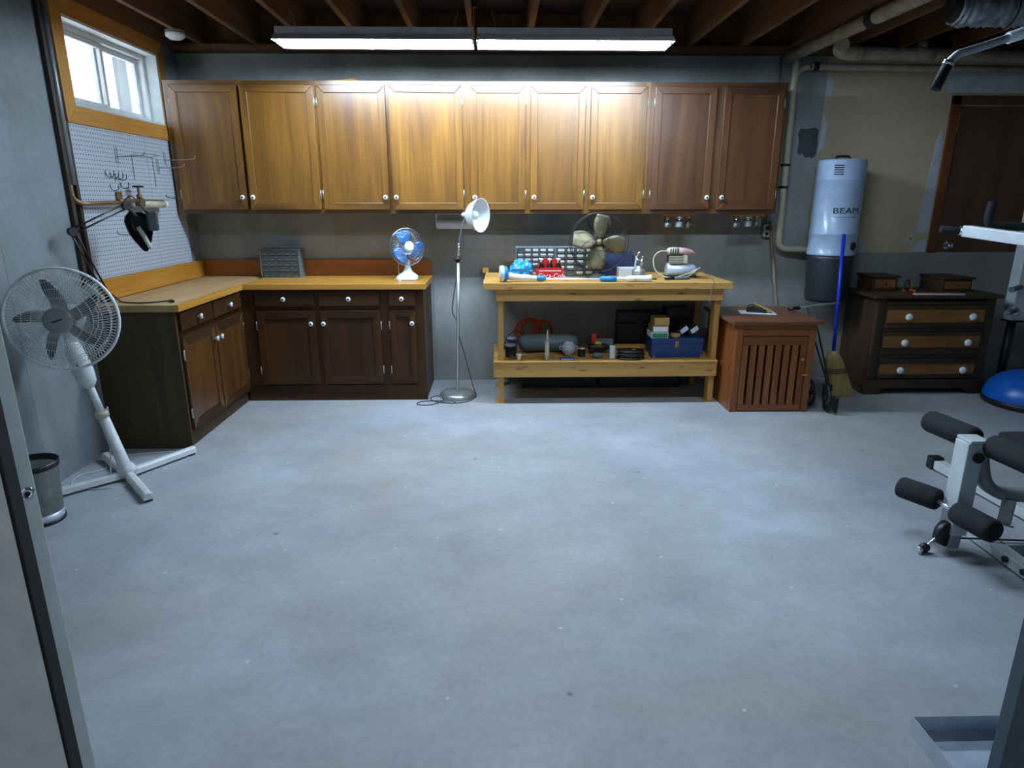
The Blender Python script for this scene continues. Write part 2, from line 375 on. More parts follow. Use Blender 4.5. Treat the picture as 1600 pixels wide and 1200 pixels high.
def pegboard_mat():
    t = NT('pegboard_hardboard'); t.b.inputs['Roughness'].default_value = 0.6
    tc = t.n('ShaderNodeTexCoord'); sep = t.n('ShaderNodeSeparateXYZ'); t.l(tc.outputs['Object'], sep.inputs[0])
    def cell(sock):
        m = t.n('ShaderNodeMath', operation='MULTIPLY'); t.l(sock, m.inputs[0]); m.inputs[1].default_value = 1 / 0.0254
        f = t.n('ShaderNodeMath', operation='FRACT'); t.l(m.outputs[0], f.inputs[0])
        a = t.n('ShaderNodeMath', operation='SUBTRACT'); t.l(f.outputs[0], a.inputs[0]); a.inputs[1].default_value = 0.5
        p = t.n('ShaderNodeMath', operation='POWER'); ab = t.n('ShaderNodeMath', operation='ABSOLUTE'); t.l(a.outputs[0], ab.inputs[0]); t.l(ab.outputs[0], p.inputs[0]); p.inputs[1].default_value = 2
        return p.outputs[0]
    s = t.n('ShaderNodeMath', operation='ADD'); t.l(cell(sep.outputs['Y']), s.inputs[0]); t.l(cell(sep.outputs['Z']), s.inputs[1])
    lt = t.n('ShaderNodeMath', operation='LESS_THAN'); t.l(s.outputs[0], lt.inputs[0]); lt.inputs[1].default_value = 0.165 ** 2
    t.l(t.mix(lt.outputs[0], lin((178, 184, 192)), lin((24, 24, 26))), t.b.inputs['Base Color']); return t.m
M['peg'] = pegboard_mat()

# ------------------------------------------------------------------ room shell
XL, XR, YB, YF, ZC = -2.43, 4.7, 5.48, -1.6, 2.63
struct(MB().box(XL - 0.3, XR, YF, YB + 0.2, -0.1, 0).build('floor', M['floor']))
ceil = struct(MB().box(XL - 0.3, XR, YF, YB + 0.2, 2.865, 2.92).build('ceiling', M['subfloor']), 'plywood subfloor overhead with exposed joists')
# joists run towards the back wall
jm = MB().box(-0.019, 0.019, YF, YB, 0, 0.233).mesh('joist', M['joist'])
for i in range(-6, 12):
    inst('joist', jm, ceil, (-0.165 + i * 0.4064, 0, ZC))
# blocking between joists (cross bridging) above the lights, and the sill plate on the wall
sill = MB().box(XL, XR, YB - 0.12, YB, 2.585, 2.628).build('sill_plate', M['joist'], ceil)
rim = MB().box(XL, XR, YB + 0.0, YB + 0.04, 2.63, 2.865).build('rim_board', M['joist'], ceil)
for i in (-5, -4, -1, 3, 5):
    x0 = -0.165 + i * 0.4064
    MB().box(x0 + 0.02, x0 + 0.386, 3.95, 3.988, ZC + 0.005, 2.864).build('blocking_board', M['joist'], ceil)
# back wall: poured concrete, full height left of the pilaster, stem wall to 1.08 m right of it
wb = struct(MB().box(XL - 0.3, XR, YB, YB + 0.2, 0, 1.085).box(XL - 0.3, 2.585, YB, YB + 0.2, 1.085, 2.6).build('wall_back', M['conc']), 'poured concrete back wall with form seams')
for x in (-1.32, -0.53, 0.42, 1.22, 1.92):
    MB().box(x - 0.004, x + 0.004, YB - 0.006, YB, 0.0, 2.58).build('form_seam', M['conc'], wb)
for x0, x1 in ((-0.53, 1.92), (2.1, 2.58)):
    MB().box(x0, x1, YB - 0.005, YB, 1.105, 1.113).build('form_seam', M['conc'], wb)
MB().box(XL, 2.58, YB - 0.005, YB, 1.27, 1.277).build('form_seam', M['conc'], wb)
dw = struct(MB().box(2.585, XR, YB + 0.012, YB + 0.2, 1.085, 2.865).build('wall_back_upper', M['drywall']), 'tan unpainted drywall above the concrete stem wall')
pat = MB()
def patch(parent, pts, y):
    return MB().prism([(x, y, z) for x, z in pts], (0, 0.004, 0)).build('spackle_patch', M['spackle'], parent)
patch(dw, [(3.50, 1.25), (3.605, 1.24), (3.605, 1.95), (3.58, 2.05), (3.55, 1.98), (3.53, 1.7)], YB + 0.009)
patch(dw, [(3.47, 1.09), (3.605, 1.09), (3.605, 1.2), (3.55, 1.19)], YB + 0.009)
patch(dw, [(2.98, 1.09), (3.09, 1.09), (3.08, 1.2), (2.97, 1.22)], YB + 0.009)
patch(dw, [(2.595, 1.9), (2.63, 1.9), (2.645, 2.1), (2.6, 2.16)], YB + 0.009)
patch(dw, [(2.59, 2.3), (2.65, 2.32), (2.66, 2.42), (2.59, 2.44)], YB + 0.009)
patch(dw, [(3.56, 2.33), (4.4, 2.33), (4.4, 2.46), (3.56, 2.5)], YB + 0.009)
MB().prism([(x, YB - 0.003, z) for x, z in ((2.42, 1.88), (2.445, 1.86), (2.46, 1.875), (2.49, 1.84), (2.52, 1.85), (2.545, 1.835), (2.572, 1.86), (2.578, 1.95), (2.57, 1.98), (2.575, 2.05), (2.54, 2.07), (2.47, 2.055), (2.43, 2.062), (2.41, 2.02), (2.425, 1.97))], (0, 0.003, 0)).build('tar_patch', M['tar'], wb)
wr = struct(MB().box(XR, XR + 0.15, YF, YB + 0.2, 0, 2.9).build('wall_right', M['conc']))
wf = struct(MB().box(XL - 0.3, XR + 0.15, YF - 0.15, YF, 0, 2.9).build('wall_front', M['white_paint']))
# left wall with the window opening
WY0, WY1, WZ0, WZ1 = 4.07, 5.13, 2.03, 2.505
wl = MB().box(XL - 0.3, XL, YF, WY0, 0, 2.9).box(XL - 0.3, XL, WY1, YB, 0, 2.9).box(XL - 0.3, XL, WY0, WY1, 0, WZ0).box(XL - 0.3, XL, WY0, WY1, WZ1, 2.9)
wl = struct(wl.build('wall_left', M['conc_left']), 'pale poured concrete wall with a small high window')
MB().box(XL - 0.001, XL + 0.0012, 3.30, 3.306, 0, 2.63).build('form_seam', M['conc_left'], wl)
struct(MB().box(XL, XL + 0.038, 2.6, YB - 0.12, 2.606, 2.864).build('trim_3', M['joist']), 'wooden header board along the top of the left wall')
# partition between the room and the hall where the camera stands
wpl = struct(MB().box(XL, -0.874, 1.074, 1.10, 0, 2.63).build('wall_partition_left', M['panelpaint']), 'pale painted panel at the left edge of the doorway')
MB().box(-0.8735, -0.866, 1.072, 1.103, 0, 2.2).build('gap_shade_strip', M['dark'], wpl, bevel=0.002)  # dark strip added in place of the unlit gap between panel and door
struct(MB().box(1.078, XR, 1.10, 1.13, 0, 2.63).build('wall_partition_right', M['slate']), 'unlit panel at the right edge of the doorway, its shade put into the slate colour')  # faces away from the room lamps; that shade is put into its colour
struct(MB().box(-0.874, 1.078, 1.06, 1.10, 2.2, 2.63).build('wall_partition_head', M['doorpaint']))

# window
win = struct(bpy.data.objects.new('window_1', None), 'small white vinyl slider window in a pine casing'); COL.objects.link(win); win.location = (XL, (WY0 + WY1) / 2, WZ0)
hy = (WY1 - WY0) / 2; hz = WZ1 - WZ0
cw = 0.098
def tri(name, pts, mat, th=0.022):
    return MB().prism([(0.001, y, z) for y, z in pts], (th, 0, 0)).build(name, mat, win, bevel=0.002)
tri('casing_apron', [(-hy, 0), (hy, 0), (hy + cw, -cw), (-hy - cw, -cw)], M['casing_y'])
tri('casing_head', [(-hy - cw, hz + cw), (hy + cw, hz + cw), (hy, hz), (-hy, hz)], M['casing_y'])
tri('casing_side', [(-hy - cw, -cw), (-hy, 0), (-hy, hz), (-hy - cw, hz + cw)], M['casing_z'])
tri('casing_side', [(hy + cw, -cw), (hy + cw, hz + cw), (hy, hz), (hy, 0)], M['casing_z'])
ln = 0.011
MB().box(-0.2, 0.015, -hy, hy, 0, ln).box(-0.2, 0.015, -hy, hy, hz - ln, hz).box(-0.2, 0.015, -hy, -hy + ln, ln, hz - ln).box(-0.2, 0.015, hy - ln, hy, ln, hz - ln).build('jamb_liner', M['white_paint'], win)
def rect_frame(x0, x1, y0, y1, z0, z1, w, name, mat):
    return MB().box(x0, x1, y0, y1, z0, z0 + w).box(x0, x1, y0, y1, z1 - w, z1).box(x0, x1, y0, y0 + w, z0 + w, z1 - w).box(x0, x1, y1 - w, y1, z0 + w, z1 - w).build(name, mat, win, bevel=0.003)
rect_frame(-0.15, -0.07, -hy + ln, hy - ln, ln, hz - ln, 0.028, 'frame', M['vinyl'])
s1 = rect_frame(-0.105, -0.08, -hy + 0.04, 0.02, ln + 0.03, hz - ln - 0.03, 0.03, 'sash', M['vinyl'])
s2 = rect_frame(-0.14, -0.112, -0.02, hy - 0.04, ln + 0.03, hz - ln - 0.03, 0.03, 'sash', M['vinyl'])
MB().box(-0.095, -0.091, -hy + 0.07, -0.01, ln + 0.06, hz - ln - 0.06).build('pane', M['glass'], s1)
MB().box(-0.128, -0.124, 0.01, hy - 0.07, ln + 0.06, hz - ln - 0.06).build('pane', M['glass'], s2)
# neighbouring siding seen through the panes
sd = struct(MB().box(-4.3, -4.25, 2.5, 8.5, 0.8, 4.2).build('wall_outside', M['siding']), 'white clapboard siding outside the window')
cl = MB().prism([(0, 0, 0), (0.03, 0, 0), (0.008, 0, 0.13), (0, 0, 0.13)], (0, 6.0, 0)).mesh('clapboard', M['siding'])
for i in range(22): inst('clapboard', cl, sd, (-4.25, 2.5, 1.2 + i * 0.125))

# doors
d1 = struct(bpy.data.objects.new('door_1', None), 'dark stained wooden door set above the concrete stem wall'); COL.objects.link(d1); d1.location = (3.62, YB + 0.012, 1.087)
MB().box(0.0, 0.07, -0.022, 0.02, 0, 1.22).build('door_casing', M['jamb_z'], d1, bevel=0.004)
MB().box(0.0, 1.04, -0.022, 0.02, 1.152, 1.22).build('door_casing', M['door_z'], d1, bevel=0.004)
MB().box(0.97, 1.04, -0.022, 0.02, 0, 1.15).build('door_casing', M['jamb_z'], d1, bevel=0.004)
MB().box(0.071, 0.969, -0.006, 0.02, 0.005, 1.145).build('door_leaf', M['door_z'], d1)
MB().box(0.063, 0.073, -0.027, -0.02, 0.95, 1.1).build('hinge', M['brass_bright'], d1)
MB().cyl((0.15, -0.004, 0.06), (0.15, -0.014, 0.06), 0.03).cyl((0.15, -0.01, 0.06), (0.15, -0.045, 0.06), 0.012).sphere((0.15, -0.06, 0.06), 0.028).build('door_knob', M['chrome'], d1)
d2 = struct(bpy.data.objects.new('door_2', None), 'pale painted door standing open, its latch edge towards the room'); COL.objects.link(d2); d2.location = (-0.936, 1.2, 0.012); d2.rotation_euler = (0, 0, math.atan2(0.66, -0.75))
MB().box(0, 0.78, -0.018, 0.018, 0, 2.03).build('door_leaf', M['doorpaint'], d2, bevel=0.002)
MB().box(-0.004, 0.03, 0.018, 0.036, 0, 2.03).build('gap_shade_strip', M['dark'], d2, bevel=0.003)  # shade of the gap beside the leaf, modelled as a dark strip
MB().lathe([(0.0055, 0.002), (0.008, 0.004), (0.0125, 0.003), (0.0145, -0.001)], (0, -0.002, 0.93), (-1, 0, 0)).build('latch_ring', M['chrome'], d2)
MB().cyl((-0.0005, -0.002, 0.93), (-0.0018, -0.002, 0.93), 0.0075).build('latch_bore', M['dark'], d2)

# ------------------------------------------------------------------ cabinets
kb = MB(); kb.lathe([(0.0, 0.0), (0.008, 0.0), (0.008, 0.012), (0.016, 0.017), (0.018, 0.024), (0.015, 0.030), (0.007, 0.033)], (0, 0, 0), (0, -1, 0), 16)
kb.cur = 1; kb.lathe([(0.007, 0.033), (0.006, 0.031), (0.0, 0.031)], (0, 0, 0), (0, -1, 0), 16)
KNOB = kb.mesh('knob', [M['porcelain'], M['iron']])
HINGE = MB().box(-0.004, 0.004, -0.004, 0, 0, 0.055).cyl((0, -0.005, -0.004), (0, -0.005, 0.059), 0.004, n=8).mesh('hinge', M['steel'])
def mk_door(cab, x0, x1, z0, z1, y, hinge, mz, mx, ajar=0.0, knob_top=False, fw=0.052, bow=0.0):
    w = x1 - x0; h = z1 - z0; t = 0.019; s = 1 if hinge == 'L' else -1
    loc = ((x0 if s > 0 else x1), y, z0)
    a, b = (0, w) if s > 0 else (-w, 0)
    # the panel carries mitred stiles and rails
    d = MB().box(a + fw - 0.004, b - fw + 0.004, -t * 0.55, -t * 0.2, fw - 0.004, h - fw + 0.004).build('door', mz, cab, loc, rot=(0, 0, -s * ajar))
    for xa, xb in ((a, a + fw), (b, b - fw)):
        MB().prism([(xa, -t, 0), (xb, -t, fw), (xb, -t, h - fw), (xa, -t, h)], (0, t, 0)).build('stile', mz, d, bevel=0.003)
    for zz, z_in in ((0, fw), (h, h - fw)):
        MB().prism([(a, -t, zz), (b, -t, zz), (b - fw, -t, z_in), (a + fw, -t, z_in)], (0, t, 0)).build('rail', mx, d, bevel=0.003)
    kx = (b - 0.028) if s > 0 else (a + 0.028)
    inst('knob', KNOB, d, (kx, -t, h - 0.095 if knob_top else 0.09))
    for hz_ in (0.085, h - 0.14): inst('hinge', HINGE, d, (-s * 0.004, -t * 0.5, hz_))
    return d
def mk_drawer(cab, x0, x1, z0, z1, y, mx):
    d = MB().box(0, x1 - x0, -0.019, 0, 0, z1 - z0).build('drawer', mx, cab, (x0, y, z0), bevel=0.005)
    inst('knob', KNOB, d, ((x1 - x0) / 2, -0.019, (z1 - z0) / 2)); return d
UZ0, UZ1, UY = 1.41, 2.34, 5.13
def upper(name, label, x0, x1, doors, mz='cab_z', mx='cab_x'):
    c = thing(name, label, 'cabinet', (x0, UY, UZ0), 0, 'wall cabinets'); w = x1 - x0; h = UZ1 - UZ0
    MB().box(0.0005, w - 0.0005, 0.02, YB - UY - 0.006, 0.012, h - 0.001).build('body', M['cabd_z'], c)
    xs = [0.0] + [v - x0 for d in doors for v in d[:2]] + [w]
    for i in range(0, len(xs), 2):
        MB().box(max(0.0005, xs[i] - 0.01 if i else 0.0005), min(w - 0.0005, xs[i + 1] + 0.01), 0, 0.02, 0, h).build('face_stile', M[mz], c)
    for i in range(1, len(xs) - 1, 2):
        MB().box(xs[i] + 0.01, xs[i + 1] - 0.01, 0, 0.02, 0, 0.04).build('face_rail', M[mx], c)
        MB().box(xs[i] + 0.01, xs[i + 1] - 0.01, 0, 0.02, h - 0.045, h).build('face_rail', M[mx], c)
    for a, b, hinge, aj in doors:
        mk_door(c, a - x0, b - x0, 0.03, h - 0.03, -0.0005, hinge, M[mz], M[mx], R(aj))
    return c
upper('wall_cabinet', 'two-door wooden wall cabinet nearest the window, one door ajar', -2.40, -1.312, [(-2.355, -1.866, 'L', 1.0), (-1.842, -1.325, 'R', 3.5)])
upper('wall_cabinet', 'two-door wooden wall cabinet above the blue desk fan', -1.312, -0.225, [(-1.300, -0.806, 'L', 0.0), (-0.780, -0.252, 'R', 4.5)])
upper('wall_cabinet', 'three-door wooden wall cabinet above the workbench, doors narrower than its neighbours', -0.225, 1.135, [(-0.192, 0.216, 'R', 0), (0.254, 0.659, 'R', 0), (0.697, 1.110, 'R', 0)])
upper('wall_cabinet', 'two-door wooden wall cabinet at the right end beside the pipe', 1.135, 2.15, [(1.168, 1.622, 'L', 0), (1.676, 2.125, 'R', 1.2)], 'cabr_z', 'cabr_x')
# dusty rag lying on top of the cabinets
rg = MB(); pts = [(-0.16, 0.0), (-0.08, 0.013), (0.0, 0.02), (0.07, 0.032), (0.12, 0.012), (0.17, 0.0)]
n = len(pts)
for k, yy in enumerate((0.0, 0.06, 0.13)):
    f = (0.25, 1.0, 0.2)[k]
    rg.v += [Vector((x, yy, 0.003 + z * f)) for x, z in pts]
for k in range(2):
    for i in range(n - 1): rg.f.append([k * n + i, k * n + i + 1, (k + 1) * n + i + 1, (k + 1) * n + i]); rg.mi.append(0); rg.sm.append(True)
ro = rg.build('rag', M['tan'], None, (-1.12, 5.16, UZ1 + 0.001)); ro.modifiers.new('s', 'SOLIDIFY').thickness = 0.004
tag(ro, 'crumpled tan rag lying on top of the wall cabinets', 'rag')

# base cabinets, back run
BZ = 0.868; BY = 4.90
def base_back(label, x0, x1, cols, end_right=False):
    c = thing('base_cabinet', label, 'cabinet', (x0, BY, 0), 0, 'base cabinets'); w = x1 - x0
    MB().box(0.0005, w - 0.0005, 0.02, YB - BY - 0.003, 0.0, BZ).build('body', M['ply'], c)
    MB().box(0.0005, w + (0.006 if end_right else -0.0005), -0.002, 0.02, 0.0, 0.125).build('toe_board', M['cabd_x'], c)
    xs = [0.0] + [v - x0 for d in cols for v in d[:2]] + [w]
    for i in range(0, len(xs), 2):
        MB().box(max(0.0005, xs[i] - 0.012 if i else 0), min(w - 0.0005, xs[i + 1] + 0.012), 0, 0.02, 0.126, BZ).build('face_stile', M['cabd_z'], c)
    for i in range(1, len(xs) - 1, 2):
        for za, zb in ((0.70, 0.75), (0.84, BZ)): MB().box(xs[i] + 0.012, xs[i + 1] - 0.012, 0, 0.02, za, zb).build('face_rail', M['cabd_x'], c)
    for a, b, hinge in cols:
        mk_drawer(c, a - x0, b - x0, 0.742, 0.855, -0.0005, M['cabd_x'])
        mk_door(c, a - x0, b - x0, 0.135, 0.708, -0.0005, hinge, M['cabd_z'], M['cabd_x'], 0, True, fw=0.058 if b - a > 0.3 else 0.05)
    return c
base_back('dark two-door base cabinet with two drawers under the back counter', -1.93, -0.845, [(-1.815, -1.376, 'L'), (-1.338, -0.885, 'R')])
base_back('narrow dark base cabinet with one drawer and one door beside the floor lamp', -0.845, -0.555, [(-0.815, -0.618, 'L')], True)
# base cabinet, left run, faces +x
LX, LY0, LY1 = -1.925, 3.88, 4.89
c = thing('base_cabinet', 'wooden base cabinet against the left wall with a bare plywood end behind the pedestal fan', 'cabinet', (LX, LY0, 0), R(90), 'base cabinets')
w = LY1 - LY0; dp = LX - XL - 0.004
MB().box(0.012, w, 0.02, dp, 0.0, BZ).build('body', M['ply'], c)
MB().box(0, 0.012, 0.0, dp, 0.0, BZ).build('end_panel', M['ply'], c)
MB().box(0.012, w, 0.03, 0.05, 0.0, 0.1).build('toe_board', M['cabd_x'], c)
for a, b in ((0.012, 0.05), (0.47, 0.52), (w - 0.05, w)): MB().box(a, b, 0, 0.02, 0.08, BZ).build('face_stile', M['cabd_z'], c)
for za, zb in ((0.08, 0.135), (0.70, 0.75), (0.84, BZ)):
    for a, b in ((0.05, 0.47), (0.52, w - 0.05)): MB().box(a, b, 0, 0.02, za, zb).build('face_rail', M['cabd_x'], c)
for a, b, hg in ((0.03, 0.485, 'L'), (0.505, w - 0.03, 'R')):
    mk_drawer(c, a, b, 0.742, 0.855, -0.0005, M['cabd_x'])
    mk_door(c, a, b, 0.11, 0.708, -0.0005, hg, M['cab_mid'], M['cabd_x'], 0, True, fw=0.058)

# L-shaped countertop with splash boards
ct = thing('countertop', 'yellow pine L-shaped countertop with knotty splash boards along both walls', 'countertop', (0, 0, BZ))
CF, CL = 4.865, -1.885
for k in range(4):
    ya = CF + 0.03 + k * (YB - 0.03 - CF - 0.03) / 4; yb = ya + (YB - 0.03 - CF - 0.03) / 4
    MB().box(CL, -0.535, ya, yb - 0.0008, 0.001, 0.042).build('plank', M['counter_x'], ct, bevel=0.0015)
MB().box(CL - 0.03, -0.535, CF, CF + 0.029, 0.0005, 0.0425).build('front_edge', M['counter_x'], ct, bevel=0.003)
for k in range(4):
    x0 = XL + 0.024 + k * (CL - 0.03 - XL - 0.024) / 4; x1 = XL + 0.024 + (k + 1) * (CL - 0.03 - XL - 0.024) / 4
    MB().box(x0, x1 - 0.0008, 3.86, YB - 0.025, 0.001, 0.0418).build('plank', M['worn_y'], ct, bevel=0.0015)
MB().box(CL - 0.03, CL - 0.001, 3.86, CF - 0.0005, 0.0005, 0.0425).build('front_edge', M['counter_y'], ct, bevel=0.003)
MB().box(XL + 0.002, XL + 0.022, 4.02, YB - 0.024, 0.043, 0.172).build('splash_board', M['splash_y'], ct, bevel=0.003)
sp = [(XL + 0.023, 0.043), (-0.545, 0.043), (-0.545, 0.145)] + [(-0.575 + 0.03 * math.cos(t), 0.145 + 0.03 * math.sin(t)) for t in (R(30), R(60), R(90))] + [(XL + 0.023, 0.175)]
MB().prism([(x, YB - 0.023, z) for x, z in sp], (0, 0.021, 0)).build('splash_board', M['splash_x'], ct, bevel=0.002)

# ------------------------------------------------------------------ pegboard and hooks on the left wall
PX = XL + 0.012
for y0, y1, l in ((3.965, 4.80, 'grey perforated pegboard panel under the window, the wider of two'), (4.803, 5.28, 'grey perforated pegboard panel nearest the corner, the narrower of two')):
    tag(MB().box(0, 0.006, 0, y1 - y0, 0, 0.895).build('pegboard', M['peg'], None, (XL + 0.006, y0, 1.042)), l, 'pegboard', 'pegboard panels')
    for yy in (0.02, y1 - y0 - 0.05): pass
for y0, y1 in ((3.965, 5.28),):
    for z in (1.05, 1.9): struct(MB().box(XL + 0.0005, XL + 0.006, y0, y1, z, z + 0.025).build('trim_1' if z < 1.5 else 'trim_2', M['pine_y']))
def hook(path, label, r=0.0022, mat='iron', n=6, g='pegboard hooks'):
    p0 = Vector(path[0]); o = MB().tube(bez([Vector(q) - p0 for q in path], 5), r, n).build('peg_hook', M[mat], None, p0); return tag(o, label, 'hook', g)
H0 = XL + 0.013
def fork(y, z, L, label):
    o = MB()
    for dy in (-0.012, 0.012):
        o.tube([(0.0, dy, 0.06), (0.004, dy, 0.055), (0.004, dy, -0.03), (0.012, dy, -0.04)], 0.002, 6)
    o.tube(bez([(0.004, 0, 0.0), (L * 0.5, 0, 0.002), (L, 0, 0.01), (L + 0.01, 0, 0.03)], 6), 0.0028, 6)
    o.box(0.002, 0.006, -0.014, 0.014, -0.003, 0.003)
    return tag(o.build('peg_hook', M['conduit'], None, (H0, y, z)), label, 'hook', 'pegboard hooks')
fork(4.42, 1.775, 0.17, 'long double-pronged steel hook at the upper left of the pegboard')
fork(4.93, 1.73, 0.18, 'long double-pronged steel hook at the upper middle of the pegboard')
fork(5.05, 1.79, 0.21, 'bright long steel hook at the upper right of the pegboard by the cabinet')
# wire frame shelf bracket
o = MB().tube([(0.002, 0, -0.16), (0.002, 0, 0), (0.06, 0.01, 0.012), (0.06, 0.26, 0.012), (0.002, 0.27, 0), (0.002, 0.27, -0.2)], 0.0018, 6).tube([(0.002, 0.0, 0.0), (0.002, 0.27, 0.0)], 0.0018, 6)
tag(o.build('wire_bracket', M['conduit'], None, (H0, 4.60, 1.80)), 'thin wire bracket hung on the pegboard below the window', 'bracket')
k = 0
for y, z, lb in ((4.27, 1.665, 'curved peg hook, first of the upper small row'), (4.32, 1.66, 'curved peg hook, second of the upper small row'), (4.37, 1.655, 'curved peg hook, third of the upper small row'), (4.41, 1.65, 'curved peg hook, last of the upper small row'), (4.30, 1.585, 'curved peg hook, left one of the lower small pair'), (4.42, 1.60, 'curved peg hook, right one of the lower small pair')):
    hook([(H0, y, z + 0.02), (H0 + 0.004, y, z - 0.005), (H0 + 0.02, y, z - 0.02), (H0 + 0.045, y + 0.005, z - 0.01), (H0 + 0.05, y + 0.005, z + 0.02)], lb, 0.0024)
hook([(H0, 4.30, 1.325), (H0 + 0.004, 4.30, 1.30), (H0 + 0.06, 4.30, 1.296), (H0 + 0.12, 4.30, 1.30)], 'straight peg hook low on the pegboard behind the lamp arm', 0.0024)
hook([(H0, 5.0, 1.55), (H0 + 0.01, 5.0, 1.53), (H0 + 0.06, 5.01, 1.525), (H0 + 0.065, 5.01, 1.54)], 'short peg hook at the right middle of the pegboard', 0.003)

# vertical service pipes and the hose-bib run on the left wall
o = MB().cyl((0, 0, 0), (0, 0, 1.035), 0.017, n=12).build('conduit', M['conduit'], None, (XL + 0.02, 3.92, 1.592)); tag(o, 'grey vertical conduit beside the window casing, running down to the bent pipe', 'pipe')
o = MB().box(-0.012, 0.012, -0.014, 0.014, 0, 1.6).build('wall_batten', M['brownpaint'], None, (XL + 0.0125, 3.885, 1.03)); tag(o, 'dark brown wooden batten along the left side of the grey conduit', 'batten')
o = MB().box(-0.012, 0.012, -0.013, 0.013, 0, 0.9).build('wall_batten', M['brownpaint'], None, (XL + 0.0125, 3.953, 1.03)); tag(o, 'dark brown wooden batten along the left edge of the pegboard', 'batten')
wp = thing('water_pipe', 'bent copper water pipe with black valve and white spout across the pegboard', 'pipe', (XL + 0.06, 3.9, 1.49))
MB().tube(bez([(-0.045, 0.0, 0.1), (-0.04, 0.0, 0.03), (-0.02, 0.04, 0.0), (0.0, 0.12, 0.0), (0.01, 0.35, 0.005), (0.02, 0.40, 0.015), (0.02, 0.92, 0.01)], 6), 0.013, 10).build('pipe', M['copper'], wp)
MB().cyl((0.02, 0.62, -0.005), (0.02, 0.90, -0.008), 0.024, n=14).build('pipe_sleeve', M['cream'], wp)
MB().cyl((0.02, 0.90, -0.006), (0.02, 0.955, -0.008), 0.028, 0.02, n=14).build('spout_cap', M['white'], wp)
MB().cyl((0.02, 0.60, 0.0), (0.02, 0.60, 0.10), 0.009, n=10).cyl((0.02, 0.6, 0.03), (0.02, 0.6, 0.055), 0.018, n=10).box(-0.0, 0.04, 0.57, 0.63, -0.02, 0.03).build('valve', M['copper'], wp, bevel=0.003)
MB().tube([(0.02 + 0.03 * math.cos(t), 0.6 + 0.03 * math.sin(t), 0.105) for t in [i * PI / 6 for i in range(12)]], 0.006, 6, closed=True).cyl((0.02, 0.57, 0.105), (0.02, 0.63, 0.105), 0.004, n=6).build('valve_handle', M['black'], wp)
MB().cyl((-0.044, 0.47, 0.01), (0.02, 0.47, 0.01), 0.012, n=10).box(-0.044, -0.035, 0.44, 0.5, 0.0, 0.07).build('wall_strap', M['copper'], wp)

# ------------------------------------------------------------------ fluorescent shop lights
def shop_light(x, label, y=4.48, rows=(-0.045, 0.045), tube='tube'):
    t = thing('fluorescent_light', label, 'light', (x, y, 2.455), 0, 'fluorescent shop lights'); L = 0.605
    prof = [(-0.13, -0.013), (-0.075, 0.026), (0.075, 0.026), (0.13, -0.013)]
    rf = MB()
    for (ya, za), (yb, zb) in zip(prof[:-1], prof[1:]):
        rf.prism([(-L, ya, za), (-L, yb, zb), (-L, yb, zb + 0.003), (-L, ya, za + 0.003)], (2 * L, 0, 0))
    rf.build('reflector', M['fixwhite'], t)
    MB().box(-L, L, -0.055, 0.055, 0.0315, 0.075).build('housing', M['fixwhite'], t, bevel=0.004)
    for sx in (-1, 1):
        MB().prism([(sx * L, ya, za) for ya, za in prof], (sx * 0.004, 0, 0)).build('end_plate', M['fixwhite'], t)
    for yy in rows:
        tb = MB().cyl((-L + 0.012, yy, -0.002), (L - 0.012, yy, -0.002), 0.0175, n=12).build('tube', M[tube], t)
        for sx in (-1, 1): MB().cyl((sx * (L - 0.012), yy, -0.002), (sx * (L - 0.0005), yy, -0.002), 0.0165, n=10).build('socket', M['fixwhite'], tb)
    for sx in (-1, 1): 
        MB().tube([(sx * 0.5, 0, 0.076), (sx * 0.49, 0, 0.10), (sx * 0.515, 0, 0.175)], 0.0022, 6).build('chain', M['steel'], t)
    return t
shop_light(-0.745, 'lit fluorescent shop light above the left wall cabinets, nearer the window')
shop_light(0.49, 'lit fluorescent shop light above the workbench, nearer the pipes')
shop_light(1.1, 'lit fluorescent shop light over the middle of the floor, away from the cabinets', 3.05, (0.0,), 'tube_dim')
o = MB().box(-0.03, 0.03, -0.02, 0.02, 0, 0.09).cyl((0, 0, -0.1), (0, 0, 0), 0.004, n=8).build('junction_box', M['iron'], None, (-0.1425, 4.44, 2.64)); tag(o, 'dark metal outlet box hanging between the two shop lights', 'outlet box')
sm = thing('smoke_detector', 'round white smoke detector under the joists near the window corner', 'detector', (-2.2, 4.99, 2.59))
MB().cyl((0, 0, 0.0), (0, 0, 0.039), 0.062, n=24).lathe([(0.0, -0.018), (0.04, -0.016), (0.055, -0.004), (0.06, 0)], (0, 0, 0), (0, 0, 1), 24).build('case', M['white'], sm)
MB().lathe([(0.063, 0.02), (0.064, 0.024), (0.063, 0.028)], n=24).build('vent_ring', M['greymetal'], sm)

# ------------------------------------------------------------------ workbench
bt = thing('workbench', 'knotty pine workbench with a lower shelf, cluttered with tools', 'workbench', (0, 0, 0))
BX0, BX1 = -0.10, 1.715
for k, (a, b) in enumerate(((4.70, 4.945), (4.945, 5.19), (5.19, 5.43))):
    MB().box(BX0 + 0.003 * k, BX1 - 0.004 * k, a, b - 0.0015, 0.886, 0.935).build('top_plank', M['pine_x'], bt, bevel=0.003)
MB().box(BX0 - 0.02, BX0 + 0.03, 5.43 - 0.02, 5.448, 0.936, 0.975).build('back_block', M['pine_x'], bt)
for x0, x1, y0, y1 in ((-0.01, 1.668, 4.752, 4.79), (-0.01, 1.668, 5.36, 5.398)): MB().box(x0, x1, y0, y1, 0.795, 0.885).build('apron', M['pine_x'], bt, bevel=0.003)
for x0 in (-0.01, 1.63): MB().box(x0, x0 + 0.038, 4.791, 5.359, 0.795, 0.885).build('side_apron', M['pine_y'], bt, bevel=0.003)
